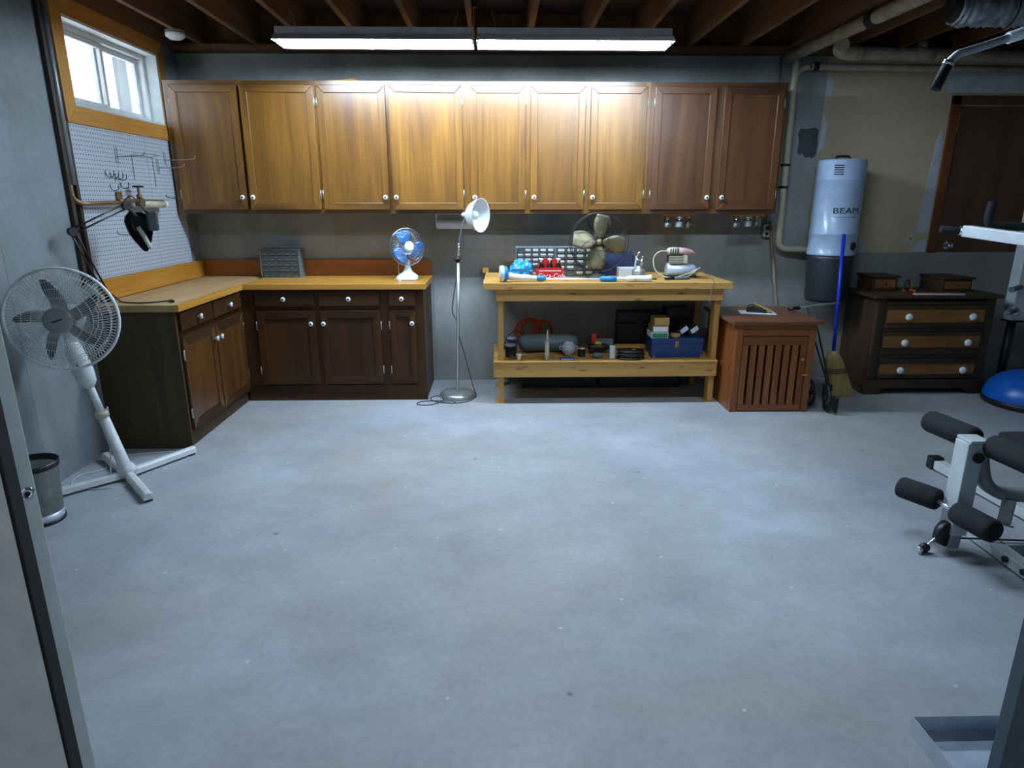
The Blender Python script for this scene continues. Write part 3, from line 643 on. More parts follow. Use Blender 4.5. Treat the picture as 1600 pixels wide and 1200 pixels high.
for x0, x1, y0, y1 in ((-0.03, 1.668, 4.752, 4.79), (-0.03, 1.668, 5.36, 5.398)): MB().box(x0, x1, y0, y1, 0.215, 0.325).build('shelf_apron', M['pine_x'], bt, bevel=0.003)
for k in range(4): MB().box(-0.03, 1.67, 4.745 + k * 0.165, 4.745 + k * 0.165 + 0.163, 0.326, 0.338).build('shelf_plank', M['pine_x'], bt, bevel=0.001)
for x0 in (0.005, 1.625):
    for y0 in (4.7915, 5.27):
        for za, zb in ((0.006, 0.325), (0.3385, 0.7945)): MB().box(x0, x0 + 0.042, y0, y0 + 0.088, za, zb).build('leg', M['pine_z'], bt, bevel=0.002)
        MB().box(x0 - 0.025, x0 + 0.055, y0 - 0.01, y0 + 0.1, 0.0, 0.0055).build('foot_pad', M['pine_x'], bt)
ZT = 0.9352; ZS = 0.3382

# drawer organisers
def organiser(label, x, y, z, w, h, d, cols, rows, tilt=0.0, labels=True, loc_only=False, rz=0.0):
    t = thing('drawer_organizer', label, 'organizer', (x, y, z), rz, 'small parts organizers')
    fr = MB(); th = 0.006
    fr.box(0, w, d - 0.004, d, 0, h).box(0, th, 0, d - 0.004, 0, h).box(w - th, w, 0, d - 0.004, 0, h).box(th, w - th, 0, d - 0.004, 0, th).box(th, w - th, 0, d - 0.004, h - th, h)
    cw_ = (w - 2 * th) / cols; ch = (h - 2 * th) / rows
    for i in range(1, cols): fr.box(th + i * cw_ - 0.0012, th + i * cw_ + 0.0012, 0.003, d - 0.004, th, h - th)
    for j in range(1, rows): fr.box(th, w - th, 0.004, d - 0.004, th + j * ch - 0.0012, th + j * ch + 0.0012)
    fr.build('cabinet_frame', M['greymetal'], t)
    dm = MB().box(0.0022, cw_ - 0.0022, 0, d - 0.012, 0.0022, ch - 0.003).mesh('drawer', M['greyclear'])
    pm = MB().box(cw_ * 0.25, cw_ * 0.75, -0.008, 0, ch * 0.16, ch * 0.26).mesh('pull', M['conduit'])
    lm = MB().box(cw_ * 0.16, cw_ * 0.84, -0.0012, 0, ch * 0.42, ch * 0.86).mesh('label_card', M['paperlabel'])
    for i in range(cols):
        for j in range(rows):
            dr = inst('drawer', dm, t, (th + i * cw_, 0.002, th + j * ch)); inst('pull', pm, dr)
            if labels and (i * 7 + j * 5 + int(w * 1000)) % 6 != 0: inst('label_card', lm, dr)
    return t
organiser('grey small-parts drawer cabinet on the countertop, drawers without labels', -1.89, 5.30, 0.911, 0.31, 0.225, 0.145, 5, 5, labels=False)
organiser('grey small-parts drawer cabinet on the workbench behind the red carton', 0.146, 5.10, ZT, 0.305, 0.225, 0.15, 5, 6)
organiser('grey small-parts drawer cabinet on the workbench behind the antique fan', 0.455, 5.10, ZT, 0.305, 0.225, 0.15, 4, 5)

# orientation helper: local +z goes to d
def orient(c, d, up=(0, 0, 1)):
    z = Vector(d).normalized(); x = Vector(up).cross(z)
    x = x.normalized() if x.length > 1e-4 else Vector((1, 0, 0)); y = z.cross(x)
    m = Matrix((x, y, z)).transposed().to_4x4(); m.translation = Vector(c); return m
def blade(Mx, ang, r0, r1, w0, w1, w2, pitch, skew=0.0, nr=8, nw=5, camber=0.0):
    b = MB(); b.M = Mx
    for i in range(nr + 1):
        t = i / nr; r = r0 + (r1 - r0) * t
        if t < 0.6: w_ = w0 + (w1 - w0) * math.sin(t / 0.6 * PI / 2)
        else: w_ = w1 + (w2 - w1) * (1 - math.cos((t - 0.6) / 0.4 * PI / 2))
        for j in range(nw + 1):
            s_ = (j / nw - 0.5) * w_ + skew * t * t
            a = ang; x = r * math.cos(a) - s_ * math.sin(a); y = r * math.sin(a) + s_ * math.cos(a)
            b.v.append(Mx @ Vector((x, y, math.tan(pitch) * s_ * (1 - 0.4 * t) + camber * (1 - (2 * j / nw - 1) ** 2))))
    for i in range(nr):
        for j in range(nw):
            b.f.append([i * (nw + 1) + j, i * (nw + 1) + j + 1, (i + 1) * (nw + 1) + j + 1, (i + 1) * (nw + 1) + j]); b.mi.append(0); b.sm.append(True)
    return b
def ring(mb, r, z, tr, n=40, k=6): mb.tube([(r * math.cos(2 * PI * i / n), r * math.sin(2 * PI * i / n), z) for i in range(n)], tr, k, closed=True)

# antique brass fan
af = thing('antique_fan', 'antique electric fan with four brass blades in a wire cage on the workbench', 'fan', (0.765, 4.965, ZT))
MB().lathe([(0.0, 0.0), (0.085, 0.0), (0.09, 0.012), (0.07, 0.03), (0.03, 0.045), (0.02, 0.08), (0.018, 0.19)], n=28).build('base', M['iron'], af)
fc = (0, -0.02, 0.272); Mx = orient(fc, (0.04, -1, 0.02))
hd = MB(); hd.M = Mx; hd.lathe([(0.0, -0.15), (0.05, -0.145), (0.066, -0.12), (0.068, -0.04), (0.05, -0.02), (0.02, -0.01)], n=24).build('motor', M['iron'], af)
for i in range(4):
    bo = blade(Mx, R(82 + 90 * i), 0.025, 0.2, 0.045, 0.135, 0.10, R(30), camber=0.012).build('blade', M['brass'], af); bo.modifiers.new('s', 'SOLIDIFY').thickness = 0.002
hb = MB(); hb.M = Mx; hb.lathe([(0.0, 0.03), (0.022, 0.026), (0.026, 0.0), (0.02, -0.01)], n=18).build('hub', M['brass'], af)
cg = MB(); cg.M = Mx
ring(cg, 0.215, 0.03, 0.003); ring(cg, 0.215, -0.05, 0.003); ring(cg, 0.06, 0.055, 0.0022, 24)
cg.build('cage_ring', M['iron'], af)
for i in range(8):
    a = R(20 + 45 * i); pts = []
    for t in range(9):
        f = t / 8; rr = 0.058 + (0.215 - 0.058) * f; aa = a + 0.9 * math.sin(f * PI / 2)
        pts.append((rr * math.cos(aa), rr * math.sin(aa), 0.055 - 0.025 * f))
    aa = a + 0.9; pts += [(0.215 * math.cos(aa), 0.215 * math.sin(aa), -0.05), (0.07 * math.cos(aa), 0.07 * math.sin(aa), -0.08)]
    w_ = MB(); w_.M = Mx; w_.tube(pts, 0.0022, 5); w_.build('cage_wire', M['iron'], af)

# carton of bottles
cc = thing('bottle_carton', 'red cola six-pack carton standing on the workbench in front of the organizers', 'carton', (0.292, 4.845, ZT))
cb = MB()
for y in (0.0, 0.117):
    cb.prism([(0, y, 0), (0.2, y, 0), (0.2, y, 0.082), (0.17, y, 0.094), (0.03, y, 0.094), (0, y, 0.082)], (0, 0.003, 0))
cb.box(0, 0.003, 0.003, 0.117, 0, 0.082).box(0.197, 0.2, 0.003, 0.117, 0, 0.082).box(0.003, 0.197, 0.003, 0.117, 0, 0.003)
cb.build('tray', M['red'], cc)
MB().prism([(0.012, 0.059, 0.003), (0.188, 0.059, 0.003), (0.188, 0.059, 0.12), (0.155, 0.059, 0.158), (0.045, 0.059, 0.158), (0.012, 0.059, 0.12)], (0, 0.003, 0)).build('handle_panel', M['red'], cc)
text_mesh('lettering', 'Coca-Cola', 0.047, M['paper'], cc, Matrix.Translation((0.108, -0.0008, 0.034)) @ FRONT, shear=0.25)
MB().box(0.018, 0.182, -0.0012, 0, 0.068, 0.074).build('stripe', M['paper'], cc)
bmesh_b = MB().lathe([(0.0, 0), (0.026, 0), (0.028, 0.01), (0.025, 0.05), (0.028, 0.085), (0.016, 0.118), (0.012, 0.146), (0.0, 0.146)], n=14).mesh('glass_body', M['bottle'])
cap_m = MB().cyl((0, 0, 0.144), (0, 0, 0.153), 0.0145, n=12).mesh('cap', M['paper'])
names = [('left', 'front'), ('middle', 'front'), ('right', 'front'), ('left', 'rear'), ('middle', 'rear'), ('right', 'rear')]
for i in range(6):
    cx = 0.292 + 0.036 + 0.064 * (i % 3); cy = 4.845 + (0.0315 if i < 3 else 0.0895)
    b = thing('cola_bottle', '%s bottle of the %s row in the red carton, dark with white cap' % (names[i][0], names[i][1]), 'bottle', (cx, cy, ZT + 0.0032), 0, 'bottles in the red carton')
    inst('glass_body', bmesh_b, b); inst('cap', cap_m, b)

# long-handled scrubber lying on the bench
sc = thing('scrubber', 'white and blue long-handled electric scrubber lying along the front of the workbench', 'scrubber', (0.03, 4.765, ZT))
MB().lathe([(0.0, -0.035), (0.056, -0.03), (0.06, -0.01), (0.055, 0.0), (0.0, 0.002)], (0.02, 0.0, 0.06), (1, 0.1, 0), 22).build('brush_head', M['white'], sc)
MB().lathe([(0.056, 0.0), (0.052, 0.02), (0.036, 0.03), (0.0, 0.03)], (0.02, 0.0, 0.06), (1, 0.1, 0), 22).build('brush_collar', M['blue'], sc)
MB().tube(bez([(0.05, 0, 0.045), (0.12, 0.0, 0.032), (0.2, 0.0, 0.03), (0.26, 0.0, 0.026)], 5), 0.022, 12, radii=[0.026] * 6 + [0.024] * 5 + [0.019] * 5).build('neck', M['white'], sc)
MB().tube([(0.26, 0, 0.026), (0.27, 0, 0.026), (0.31, 0, 0.024), (0.325, 0, 0.022)], 0.02, 12, radii=[0.019, 0.022, 0.02, 0.012]).build('joint', M['blue'], sc)
MB().cyl((0.325, 0, 0.018), (0.72, -0.015, 0.018), 0.009, n=12).build('pole', M['white'], sc)
MB().tube([(0.72, -0.015, 0.018), (0.73, -0.015, 0.021), (0.80, -0.018, 0.022), (0.84, -0.02, 0.02)], 0.02, 12, radii=[0.012, 0.02, 0.021, 0.018]).build('grip', M['blue'], sc)
MB().tube([(0.82, -0.02, 0.024), (0.90, -0.022, 0.022), (0.92, -0.022, 0.016)], 0.016, 12, radii=[0.014, 0.015, 0.008]).build('grip_shell', M['white'], sc)
MB().tube([(0.90, -0.022, 0.022), (0.93, -0.023, 0.024), (1.07, -0.026, 0.025), (1.085, -0.026, 0.027), (1.095, -0.026, 0.027)], 0.024, 14, radii=[0.012, 0.022, 0.023, 0.026, 0.024]).build('handle', M['white'], sc)
MB().box(0.965, 0.985, -0.0485, -0.047, 0.016, 0.026).build('sticker', M['yellow'], sc)
# crumpled blue bag behind the scrubber
bagm = MB(); bagm.sphere((0, 0, 0.075), 0.085, 0.06, 0.075, 18, 11); rr = random.Random(3)
for i, p in enumerate(bagm.v):
    k = 1 + rr.uniform(-0.2, 0.14); c0 = Vector((0, 0, 0.055)); q = c0 + (p - c0) * k; q.z = max(0.001, q.z); bagm.v[i] = q
bagm.sm = [False] * len(bagm.sm)
bo = bagm.build('plastic_bag', M['bluecloth'], None, (0.18, 4.90, ZT)); tag(bo, 'crumpled bright blue plastic bag on the left end of the workbench', 'bag')

# oil gun, white box, navy cloth behind the fan
og = thing('spray_gun', 'silver paint spray gun with round cup on the workbench', 'spray gun', (1.07, 4.93, ZT))
MB().lathe([(0.0, 0), (0.048, 0), (0.05, 0.006), (0.05, 0.062), (0.046, 0.07), (0.024, 0.08), (0.022, 0.098), (0.0, 0.1)], n=24).build('cup', M['steel'], og)
MB().cyl((0.02, 0, 0.098), (0.022, 0, 0.15), 0.012, 0.008, n=12).cyl((0.022, 0, 0.15), (0.023, 0, 0.17), 0.006, n=10).build('nozzle', M['chrome'], og)
MB().bar((-0.035, 0, 0.02), (-0.022, 0, 0.17), 0.014, 0.012, (0, 1, 0)).build('lever', M['galv'], og, bevel=0.003)
MB().tube([(-0.02, 0, 0.165), (-0.01, -0.005, 0.19), (0.005, -0.008, 0.205)], 0.008, 8).cyl((-0.025, 0, 0.15), (0.02, 0, 0.135), 0.007, n=8).build('gun_body', M['chrome'], og)
o = MB().box(0, 0.13, 0, 0.1, 0, 0.07).build('small_box', M['paper'], None, (0.945, 5.06, ZT), bevel=0.003); tag(o, 'plain white cardboard box between the antique fan and the spray gun', 'box')
nv = MB(); rr = random.Random(5)
N = 9
for j in range(N):
    for i in range(N):
        u = i / (N - 1) - 0.5; v = j / (N - 1) - 0.5; h = 0.20 * max(0, 1 - (2 * u) ** 2) ** 0.6 * max(0, 1 - (2 * v) ** 2) ** 0.5
        nv.v.append(Vector((u * 0.34, v * 0.16, 0.002 + h * (1 + rr.uniform(-0.25, 0.2)))))
for j in range(N - 1):
    for i in range(N - 1): nv.f.append([j * N + i, j * N + i + 1, (j + 1) * N + i + 1, (j + 1) * N + i]); nv.mi.append(0); nv.sm.append(True)
o = nv.build('folded_cloth', M['navy'], None, (0.985, 5.26, ZT)); tag(o, 'bundled navy blue cloth behind the white box on the workbench', 'cloth')

# old sander
sn = thing('electric_sander', 'old electric sander with dusty pink grip and chrome body on the workbench', 'sander', (1.30, 5.02, ZT + 0.005))
MB().tube([(0.0, 0, 0.055), (0.01, 0, 0.055), (0.14, 0, 0.055), (0.2, 0, 0.05), (0.235, 0, 0.03)], 0.05, 18, radii=[0.04, 0.052, 0.052, 0.045, 0.03]).build('body', M['galv'], sn)
MB().box(-0.01, 0.23, -0.045, 0.045, 0.0, 0.012).build('sole_plate', M['iron'], sn, bevel=0.004)
MB().box(0.01, 0.125, -0.043, 0.043, 0.105, 0.165).build('grille_core', M['iron'], sn, bevel=0.008)
for k in range(5): MB().box(0.005, 0.125, -0.0475, -0.0425, 0.108 + k * 0.012, 0.114 + k * 0.012).build('grille_bar', M['cream'], sn)
MB().box(0.118, 0.15, -0.046, 0.046, 0.105, 0.165).build('grille_end', M['cream'], sn, bevel=0.004)
MB().tube([(0.002, 0, 0.185), (0.015, 0, 0.192), (0.05, 0, 0.195), (0.085, 0, 0.194)], 0.03, 14, radii=[0.02, 0.03, 0.032, 0.031]).build('handle_base', M['cream'], sn)
MB().tube([(0.085, 0, 0.194), (0.13, 0, 0.193), (0.18, 0, 0.187), (0.215, 0, 0.178)], 0.03, 14, radii=[0.031, 0.028, 0.02, 0.008]).build('handle', M['pink'], sn)
for k in range(4): MB().box(0.018 + k * 0.018, 0.024 + k * 0.018, -0.034, -0.02, 0.175, 0.215).build('vent', M['iron'], sn)
MB().tube(bez([(0.005, 0, 0.195), (-0.06, 0, 0.19), (-0.10, 0, 0.14), (-0.09, -0.02, 0.06), (-0.03, -0.05, 0.01), (0.06, -0.07, 0.004), (0.15, -0.07, 0.012), (0.22, -0.06, 0.06), (0.245, -0.05, 0.072), (0.16, -0.07, 0.035), (0.05, -0.10, 0.006), (-0.04, -0.13, 0.004)], 7), 0.0055, 8).build('cord', M['cream'], sn)
o = MB().tube(bez([(0.245, 0, 0.06), (0.3, -0.02, 0.03), (0.33, -0.1, 0.004), (0.285, -0.26, 0.003), (0.27, -0.318, -0.003), (0.262, -0.322, -0.05), (0.25, -0.325, -0.14)], 7), 0.0035, 6).build('dangling_wire', M['cord_g'], None, (1.30, 5.02, ZT + 0.002)); tag(o, 'thin taupe cord hanging over the front edge of the workbench', 'cord')
o = thing('soldering_iron', 'grey handled soldering iron lying in front of the sander', 'soldering iron', (1.255, 4.86, ZT + 0.0125))
MB().cyl((0, 0, 0), (0.07, 0.005, 0), 0.011, n=10).build('cuff', M['black'], o); MB().tube([(0.07, 0.005, 0), (0.08, 0.005, 0), (0.18, 0.012, 0), (0.195, 0.013, 0)], 0.012, 10, radii=[0.008, 0.012, 0.012, 0.006]).build('handle', M['tank'], o)
MB().cyl((0.195, 0.013, 0), (0.33, 0.02, -0.004), 0.003, n=6).build('tip', M['iron'], o)
o = MB().bar((0, 0, 0.004), (-0.06, -0.03, 0.004), 0.012, 0.007).build('pliers_jaw', M['black'], None, (1.2, 4.9, ZT)); tag(o, 'stubby black tool beside the scrubber handle end', 'tool')

# ------------------------------------------------------------------ things on the bench shelf
def can(name, label, cat, x, y, r, h, mat, lid=None, z=ZS, group=None):
    t = thing(name, label, cat, (x, y, z), 0, group)
    MB().lathe([(0.0, 0), (r, 0), (r, h * 0.04), (r * 0.97, h * 0.06), (r * 0.97, h * 0.92), (r, h * 0.95), (r, h), (0, h)], n=18).build('body', mat, t)
    if lid: MB().lathe([(r * 0.98, h), (r * 1.04, h + 0.003), (r * 1.0, h + 0.012), (0, h + 0.013)], n=18).build('lid', lid, t)
    return t
oc = thing('cord_coil', 'coil of orange extension cord on the left end of the bench shelf', 'cord', (0.23, 5.27, ZS))
for k in range(5):
    Mx = orient((0.012 * k, 0.006 * k - 0.015, 0.125), (0.5 + 0.08 * k, -1, 0.15))
    c_ = MB(); c_.M = Mx; ring(c_, 0.10 + 0.006 * (k % 3), 0.004 * k, 0.006, 28, 6); c_.build('cord_loop', M['orange'], oc)
c_ = MB(); Mx = orient((0.14, 0.0, 0.12), (0.9, -1, 0.1)); c_.M = Mx
for k in range(4): ring(c_, 0.105 - 0.005 * k, 0.01 * k, 0.006, 28, 6)
c_.build('cord_bundle', M['orange'], oc)
o = MB().tube(bez([(0, 0, 0.02), (0.02, 0, 0.12), (0.09, 0, 0.17), (0.16, 0.02, 0.14)], 6), 0.004, 6).build('wire', M['cord_b'], None, (0.055, 5.16, ZS - 0.015)); tag(o, 'black wire arching beside the orange cord', 'wire')
tk = thing('air_tank', 'grey green metal tank lying on its side on the bench shelf', 'tank', (0.18, 5.08, ZS + 0.075))
MB().tube([(-0.01, 0, 0), (0.0, 0, 0), (0.04, 0, 0), (0.40, 0, 0), (0.45, 0, 0), (0.46, 0, 0)], 0.07, 22, radii=[0.02, 0.05, 0.07, 0.07, 0.05, 0.02]).build('shell', M['tank'], tk)
MB().box(0.06, 0.09, -0.05, 0.05, -0.074, -0.045).box(0.33, 0.36, -0.05, 0.05, -0.074, -0.045).build('cradle', M['iron'], tk)
can('tin_can', 'dark tin can with steel lid beside the left bench leg', 'can', 0.10, 4.93, 0.042, 0.085, M['iron'], M['steel'])
can('tin_can', 'blue tin can low at the left bench leg behind the cup', 'can', 0.115, 5.03, 0.04, 0.12, M['bluebox'], M['steel'])
cp = thing('metal_cup', 'small shiny flared metal cup at the shelf edge', 'cup', (0.165, 4.80, ZS)); MB().lathe([(0.0, 0.0), (0.022, 0.0), (0.02, 0.035), (0.03, 0.045), (0.031, 0.055), (0.027, 0.055), (0.018, 0.03), (0, 0.02)], n=18).build('bowl', M['chrome'], cp)
o = thing('caulk_tube', 'upright beige sealant tube with pointed nozzle on the bench shelf', 'tube', (0.375, 4.80, ZS))
MB().cyl((0, 0, 0.006), (0, 0, 0.15), 0.0175, n=14).build('barrel', M['cream'], o); MB().cyl((0, 0, 0.15), (0.003, 0, 0.235), 0.012, 0.004, n=10).build('nozzle', M['cream'], o)
MB().cyl((0.01, 0, 0.15), (0.022, 0, 0.165), 0.009, n=8).build('clasp', M['steel'], o); MB().box(-0.025, 0.055, -0.025, 0.025, 0, 0.0058).build('stand', M['greymetal'], o)
o = thing('sugar_bowl', 'round off-white china bowl with lid on the bench shelf', 'bowl', (0.555, 4.95, ZS))
MB().lathe([(0.0, 0), (0.025, 0.0), (0.028, 0.008), (0.05, 0.035), (0.055, 0.06), (0.048, 0.085), (0.038, 0.095)], n=22).build('bowl', M['ceramic'], o); MB().lathe([(0.04, 0.096), (0.03, 0.11), (0.01, 0.114), (0.0, 0.114)], n=22).build('lid', M['ceramic'], o)
for sx in (-1, 1): MB().tube([(sx * 0.052, 0, 0.075), (sx * 0.07, 0, 0.07), (sx * 0.066, 0, 0.05), (sx * 0.05, 0, 0.045)], 0.005, 6).build('handle', M['ceramic'], o)
o = MB().box(-0.055, 0.055, -0.03, 0.03, 0, 0.018).build('small_box', M['bluebox'], None, (0.53, 4.80, ZS), bevel=0.003); tag(o, 'flat blue and silver box in front of the china bowl', 'box')
MB().box(-0.05, 0.05, -0.0305, -0.03, 0.004, 0.012).build('label_strip', M['steel'], o)
# dark odds and ends in the middle
dr = thing('power_drill', 'dark hand drill with yellow trim and red stand on the bench shelf', 'drill', (0.72, 5.02, ZS))
MB().tube([(0, 0, 0.05), (0.02, 0, 0.05), (0.12, 0, 0.05), (0.15, 0, 0.05), (0.19, 0, 0.05)], 0.03, 14, radii=[0.02, 0.032, 0.032, 0.02, 0.01]).build('motor', M['black'], dr)
MB().bar((0.03, 0, 0.05), (0.022, -0.03, 0.017), 0.03, 0.03).build('grip', M['black'], dr); MB().cyl((0.05, -0.002, 0.085), (0.1, -0.002, 0.075), 0.018, n=10).build('trim', M['yellow'], dr)
MB().box(0.03, 0.07, 0.03, 0.05, 0.0, 0.15).build('stand_post', M['red'], dr)
can('jar', 'small dark jar with metal lid beside the china bowl', 'jar', 0.655, 4.92, 0.03, 0.06, M['black'], M['steel'])
o = MB().sphere((0, 0, 0.022), 0.045, 0.03, 0.022).build('cloth_wad', M['tank'], None, (0.77, 4.86, ZS)); tag(o, 'small green grey rag wad near the shelf edge', 'rag')
can('spray_can', 'small white paint can with red print on the bench shelf', 'can', 0.885, 4.87, 0.024, 0.085, M['paper'], M['white'])
o = MB().box(-0.09, 0.09, -0.05, 0.05, 0, 0.1).build('small_box', M['greymetal'], None, (0.84, 5.14, ZS), bevel=0.004); tag(o, 'grey metal box at the back of the bench shelf', 'box')
for k, (dx, dy, dz, L) in enumerate(((0.93, 5.05, 0.012, 0.33), (0.95, 5.12, 0.037, 0.36), (0.9, 4.98, 0.01, 0.3))):
    o = MB().box(0, L, -0.03, 0.03, -0.01, 0.01).build('wood_scrap', M['pine_x'], None, (dx, dy, ZS + dz)); tag(o, ('middle wood offcut behind the white can', 'top wood offcut stacked behind the white can', 'front wood offcut behind the black cord pile')[k], 'wood', 'wood offcuts on the bench shelf')
ck = MB(); rr = random.Random(2)
for k in range(6):
    a0 = rr.uniform(0, 6); r_ = rr.uniform(0.05, 0.09)
    ck.tube([(r_ * 1.2 * math.cos(a0 + t * 0.4) + rr.uniform(-.004, .004), r_ * 0.7 * math.sin(a0 + t * 0.4), 0.008 + 0.011 * k) for t in range(16)], 0.007, 6)
o = ck.build('cord_pile', M['cord_b'], None, (1.02, 4.83, ZS)); tag(o, 'tangled black cord pile left of the blue toolbox', 'cord')
tb = thing('toolbox', 'blue steel toolbox with brass latch on the right of the bench shelf', 'toolbox', (1.185, 4.86, ZS))
MB().box(0, 0.40, 0, 0.2, 0, 0.105).build('body', M['bluebox'], tb, bevel=0.005); MB().box(-0.002, 0.402, -0.002, 0.202, 0.106, 0.148).build('lid', M['bluebox'], tb, bevel=0.006)
MB().box(0.18, 0.21, -0.008, -0.0025, 0.08, 0.13).build('latch', M['brass_bright'], tb, bevel=0.002)
for x in (0.012, 0.378): MB().prism([(x, -0.004, 0.0), (x + 0.02, -0.004, 0.0), (x + 0.01, -0.004, 0.025)], (0, 0.0035, 0)).build('corner_plate', M['steel'], tb)
ZB = ZS + 0.1485
def card(label, mat, x, y, z, w, d, h, face=None, rot=0.0):
    t = thing('card_box', label, 'box', (x, y, z), rot, 'boxes stacked on the blue toolbox'); MB().box(0, w, 0, d, 0, h).build('carton', mat, t, bevel=0.002)
    if face: MB().box(0.006, w - 0.006, -0.001, 0, 0.006, h - 0.006).build('face_label', face, t)
    return t
card('green labelled box at the bottom of the stack on the toolbox', M['paper'], 1.185, 4.88, ZB, 0.13, 0.16, 0.045, M['green'])
card('brown box with white printed end in the middle of the stack on the toolbox', M['card'], 1.19, 4.88, ZB + 0.0455, 0.125, 0.16, 0.05, M['paper'])
card('tan cardboard box on top of the stack on the toolbox', M['tan'], 1.205, 4.89, ZB + 0.096, 0.115, 0.14, 0.06, None)
o = MB().lathe([(0.0, 0), (0.04, 0), (0.04, 0.03), (0.0, 0.03)], n=18).build('tape_roll', M['tan'], None, (1.38, 4.92, ZB)); tag(o, 'roll of tan tape lying on the blue toolbox', 'tape')
for k, (x, lb) in enumerate(((1.42, 'dark tilted film box with white end, left of the pair on the toolbox'), (1.50, 'dark tilted film box with white end, right of the pair on the toolbox'))):
    t = thing('film_box', lb, 'box', (x, 4.93, ZB + 0.008), 0, 'tilted boxes on the toolbox'); t.rotation_euler = (0, R(-35), R(10))
    MB().box(0, 0.085, 0, 0.06, 0, 0.04).build('carton', M['black'], t); MB().box(0.02, 0.085, -0.001, 0, 0.002, 0.038).build('end_label', M['paper'], t)
# dark crates in the shadow at the back of the shelf and below it
for x, y, z, w, d, h, lb in ((0.98, 5.2, ZS, 0.36, 0.14, 0.30, 'black storage case standing at the back of the bench shelf'), (1.36, 5.16, ZS, 0.22, 0.15, 0.34, 'tall black storage case behind the boxes on the bench shelf'), (0.2, 5.2, 0.0, 0.62, 0.22, 0.2, 'long black case on the floor under the left of the bench'), (0.85, 5.2, 0.0, 0.68, 0.22, 0.19, 'long black case on the floor under the right of the bench')):
    t = thing('storage_case', lb, 'case', (x, y, z), 0, 'dark cases under the workbench')
    MB().box(0, w, 0, d, 0, h * 0.7).build('body', M['black'], t, bevel=0.01); MB().box(0.003, w - 0.003, 0.003, d - 0.003, h * 0.7 + 0.001, h).build('lid', M['black'], t, bevel=0.01)
    MB().box(w * 0.45, w * 0.55, -0.006, 0, h * 0.6, h * 0.8).build('latch', M['iron'], t)

# ------------------------------------------------------------------ under the wall cabinets
def jar_strip(x, label, jars, z=UZ0 - 0.001):
    o = MB().box(0, 0.26, 0, 0.06, -0.02, 0).build('jar_board', M['pine_x'], None, (x, 5.17, z), bevel=0.002); tag(o, label, 'board', 'boards holding jars')
    for k, (dx, r, h, lbl) in enumerate(jars):
        t = thing('glass_jar', lbl, 'jar', (x + dx, 5.20, z - 0.0205), 0, 'glass jars under the wall cabinets')
        MB().cyl((0, 0, -0.016), (0, 0, 0), r * 0.92, n=18).build('lid', M['copper'] if k % 2 == 0 else M['steel'], t)
        MB().lathe([(r * 0.82, -0.014), (r * 0.84, -0.022), (r, -0.034), (r, -h + 0.006), (r * 0.9, -h), (0, -h)], n=18).build('glass', M['jarglass'], t)
        MB().lathe([(0, -h + 0.003), (r * 0.88, -h + 0.003), (r * 0.93, -h + 0.012), (r * 0.9, -h + 0.035 + 0.008 * (k % 3)), (r * 0.4, -h + 0.045), (0, -h + 0.04)], n=14).build('contents', (M['steel'], M['paper'], M['brass'])[k % 3], t)
jar_strip(1.285, 'thin pine board under the cabinet holding three jars, left of the other board', [(0.05, 0.032, 0.085, 'glass jar at the left of the left jar board'), (0.14, 0.033, 0.085, 'glass jar with white contents in the middle of the left jar board'), (0.215, 0.028, 0.09, 'glass jar at the right of the left jar board')])
jar_strip(1.835, 'thin pine board under the cabinet holding three jars, beside the outlet', [(0.04, 0.03, 0.085, 'glass jar at the left of the right jar board'), (0.135, 0.03, 0.08, 'glass jar with pale contents in the middle of the right jar board'), (0.205, 0.028, 0.075, 'glass jar at the right of the right jar board')])
pt = thing('paper_towel_holder', 'white paper towel holder under the wall cabinet behind the floor lamp', 'towel holder', (-0.48, 5.30, UZ0 - 0.001))
MB().box(0, 0.29, -0.045, 0.045, -0.006, 0).build('mount_plate', M['white'], pt)
for x in (0, 0.284): MB().box(x, x + 0.006, -0.03, 0.03, -0.11, -0.006).build('arm', M['white'], pt, bevel=0.002)
MB().cyl((0.0065, 0, -0.085), (0.2835, 0, -0.085), 0.034, n=20).build('roll', M['paper'], pt)
o = thing('wall_outlet', 'grey outlet box with conduit on the concrete wall at the end of the cabinets', 'outlet', (2.222, YB - 0.045, 1.215))
MB().box(-0.032, 0.032, 0, 0.044, 0, 0.11).build('box', M['greymetal'], o, bevel=0.004); MB().box(-0.028, 0.028, -0.004, 0, 0.005, 0.105).build('cover', M['cream'], o)
for z in (0.03, 0.075): MB().cyl((0, -0.005, z), (0, -0.003, z), 0.015, n=14).build('socket', M['iron'], o)
MB().cyl((-0.012, 0.025, 0.11), (-0.012, 0.025, 1.36), 0.009, n=10).build('conduit', M['conduit'], o)
o = MB().cyl((0, 0, 0), (-0.19, 0.17, 1.34), 0.014, n=10).build('wooden_pole', M['stick'], None, (2.43, 5.265, 0.0)); tag(o, 'weathered wooden tool handle leaning on the wall behind the slatted cabinet', 'pole')

# ------------------------------------------------------------------ chrome floor lamp
fl = thing('floor_lamp', 'chrome gooseneck floor lamp with a white bowl shade between counter and workbench', 'lamp', (-0.322, 4.985, 0))
MB().lathe([(0.0, 0), (0.14, 0), (0.143, 0.008), (0.14, 0.026), (0.12, 0.04), (0.03, 0.046), (0.0, 0.046)], n=36).build('base', M['steel'], fl)
MB().cyl((0, 0, 0.045), (0.03, 0, 1.075), 0.0125, n=14).build('pole', M['steel'], fl)
MB().cyl((0.027, 0, 1.06), (0.0275, 0, 1.095), 0.017, n=12).cyl((0.0, -0.01, 1.075), (0.055, -0.01, 1.09), 0.008, n=8).build('clamp', M['black'], fl)
MB().cyl((0.03, 0, 1.08), (0.037, 0, 1.19), 0.007, n=10).cyl((0.034, 0, 1.185), (0.036, 0, 1.196), 0.011, n=10).build('inner_pole', M['chrome'], fl)
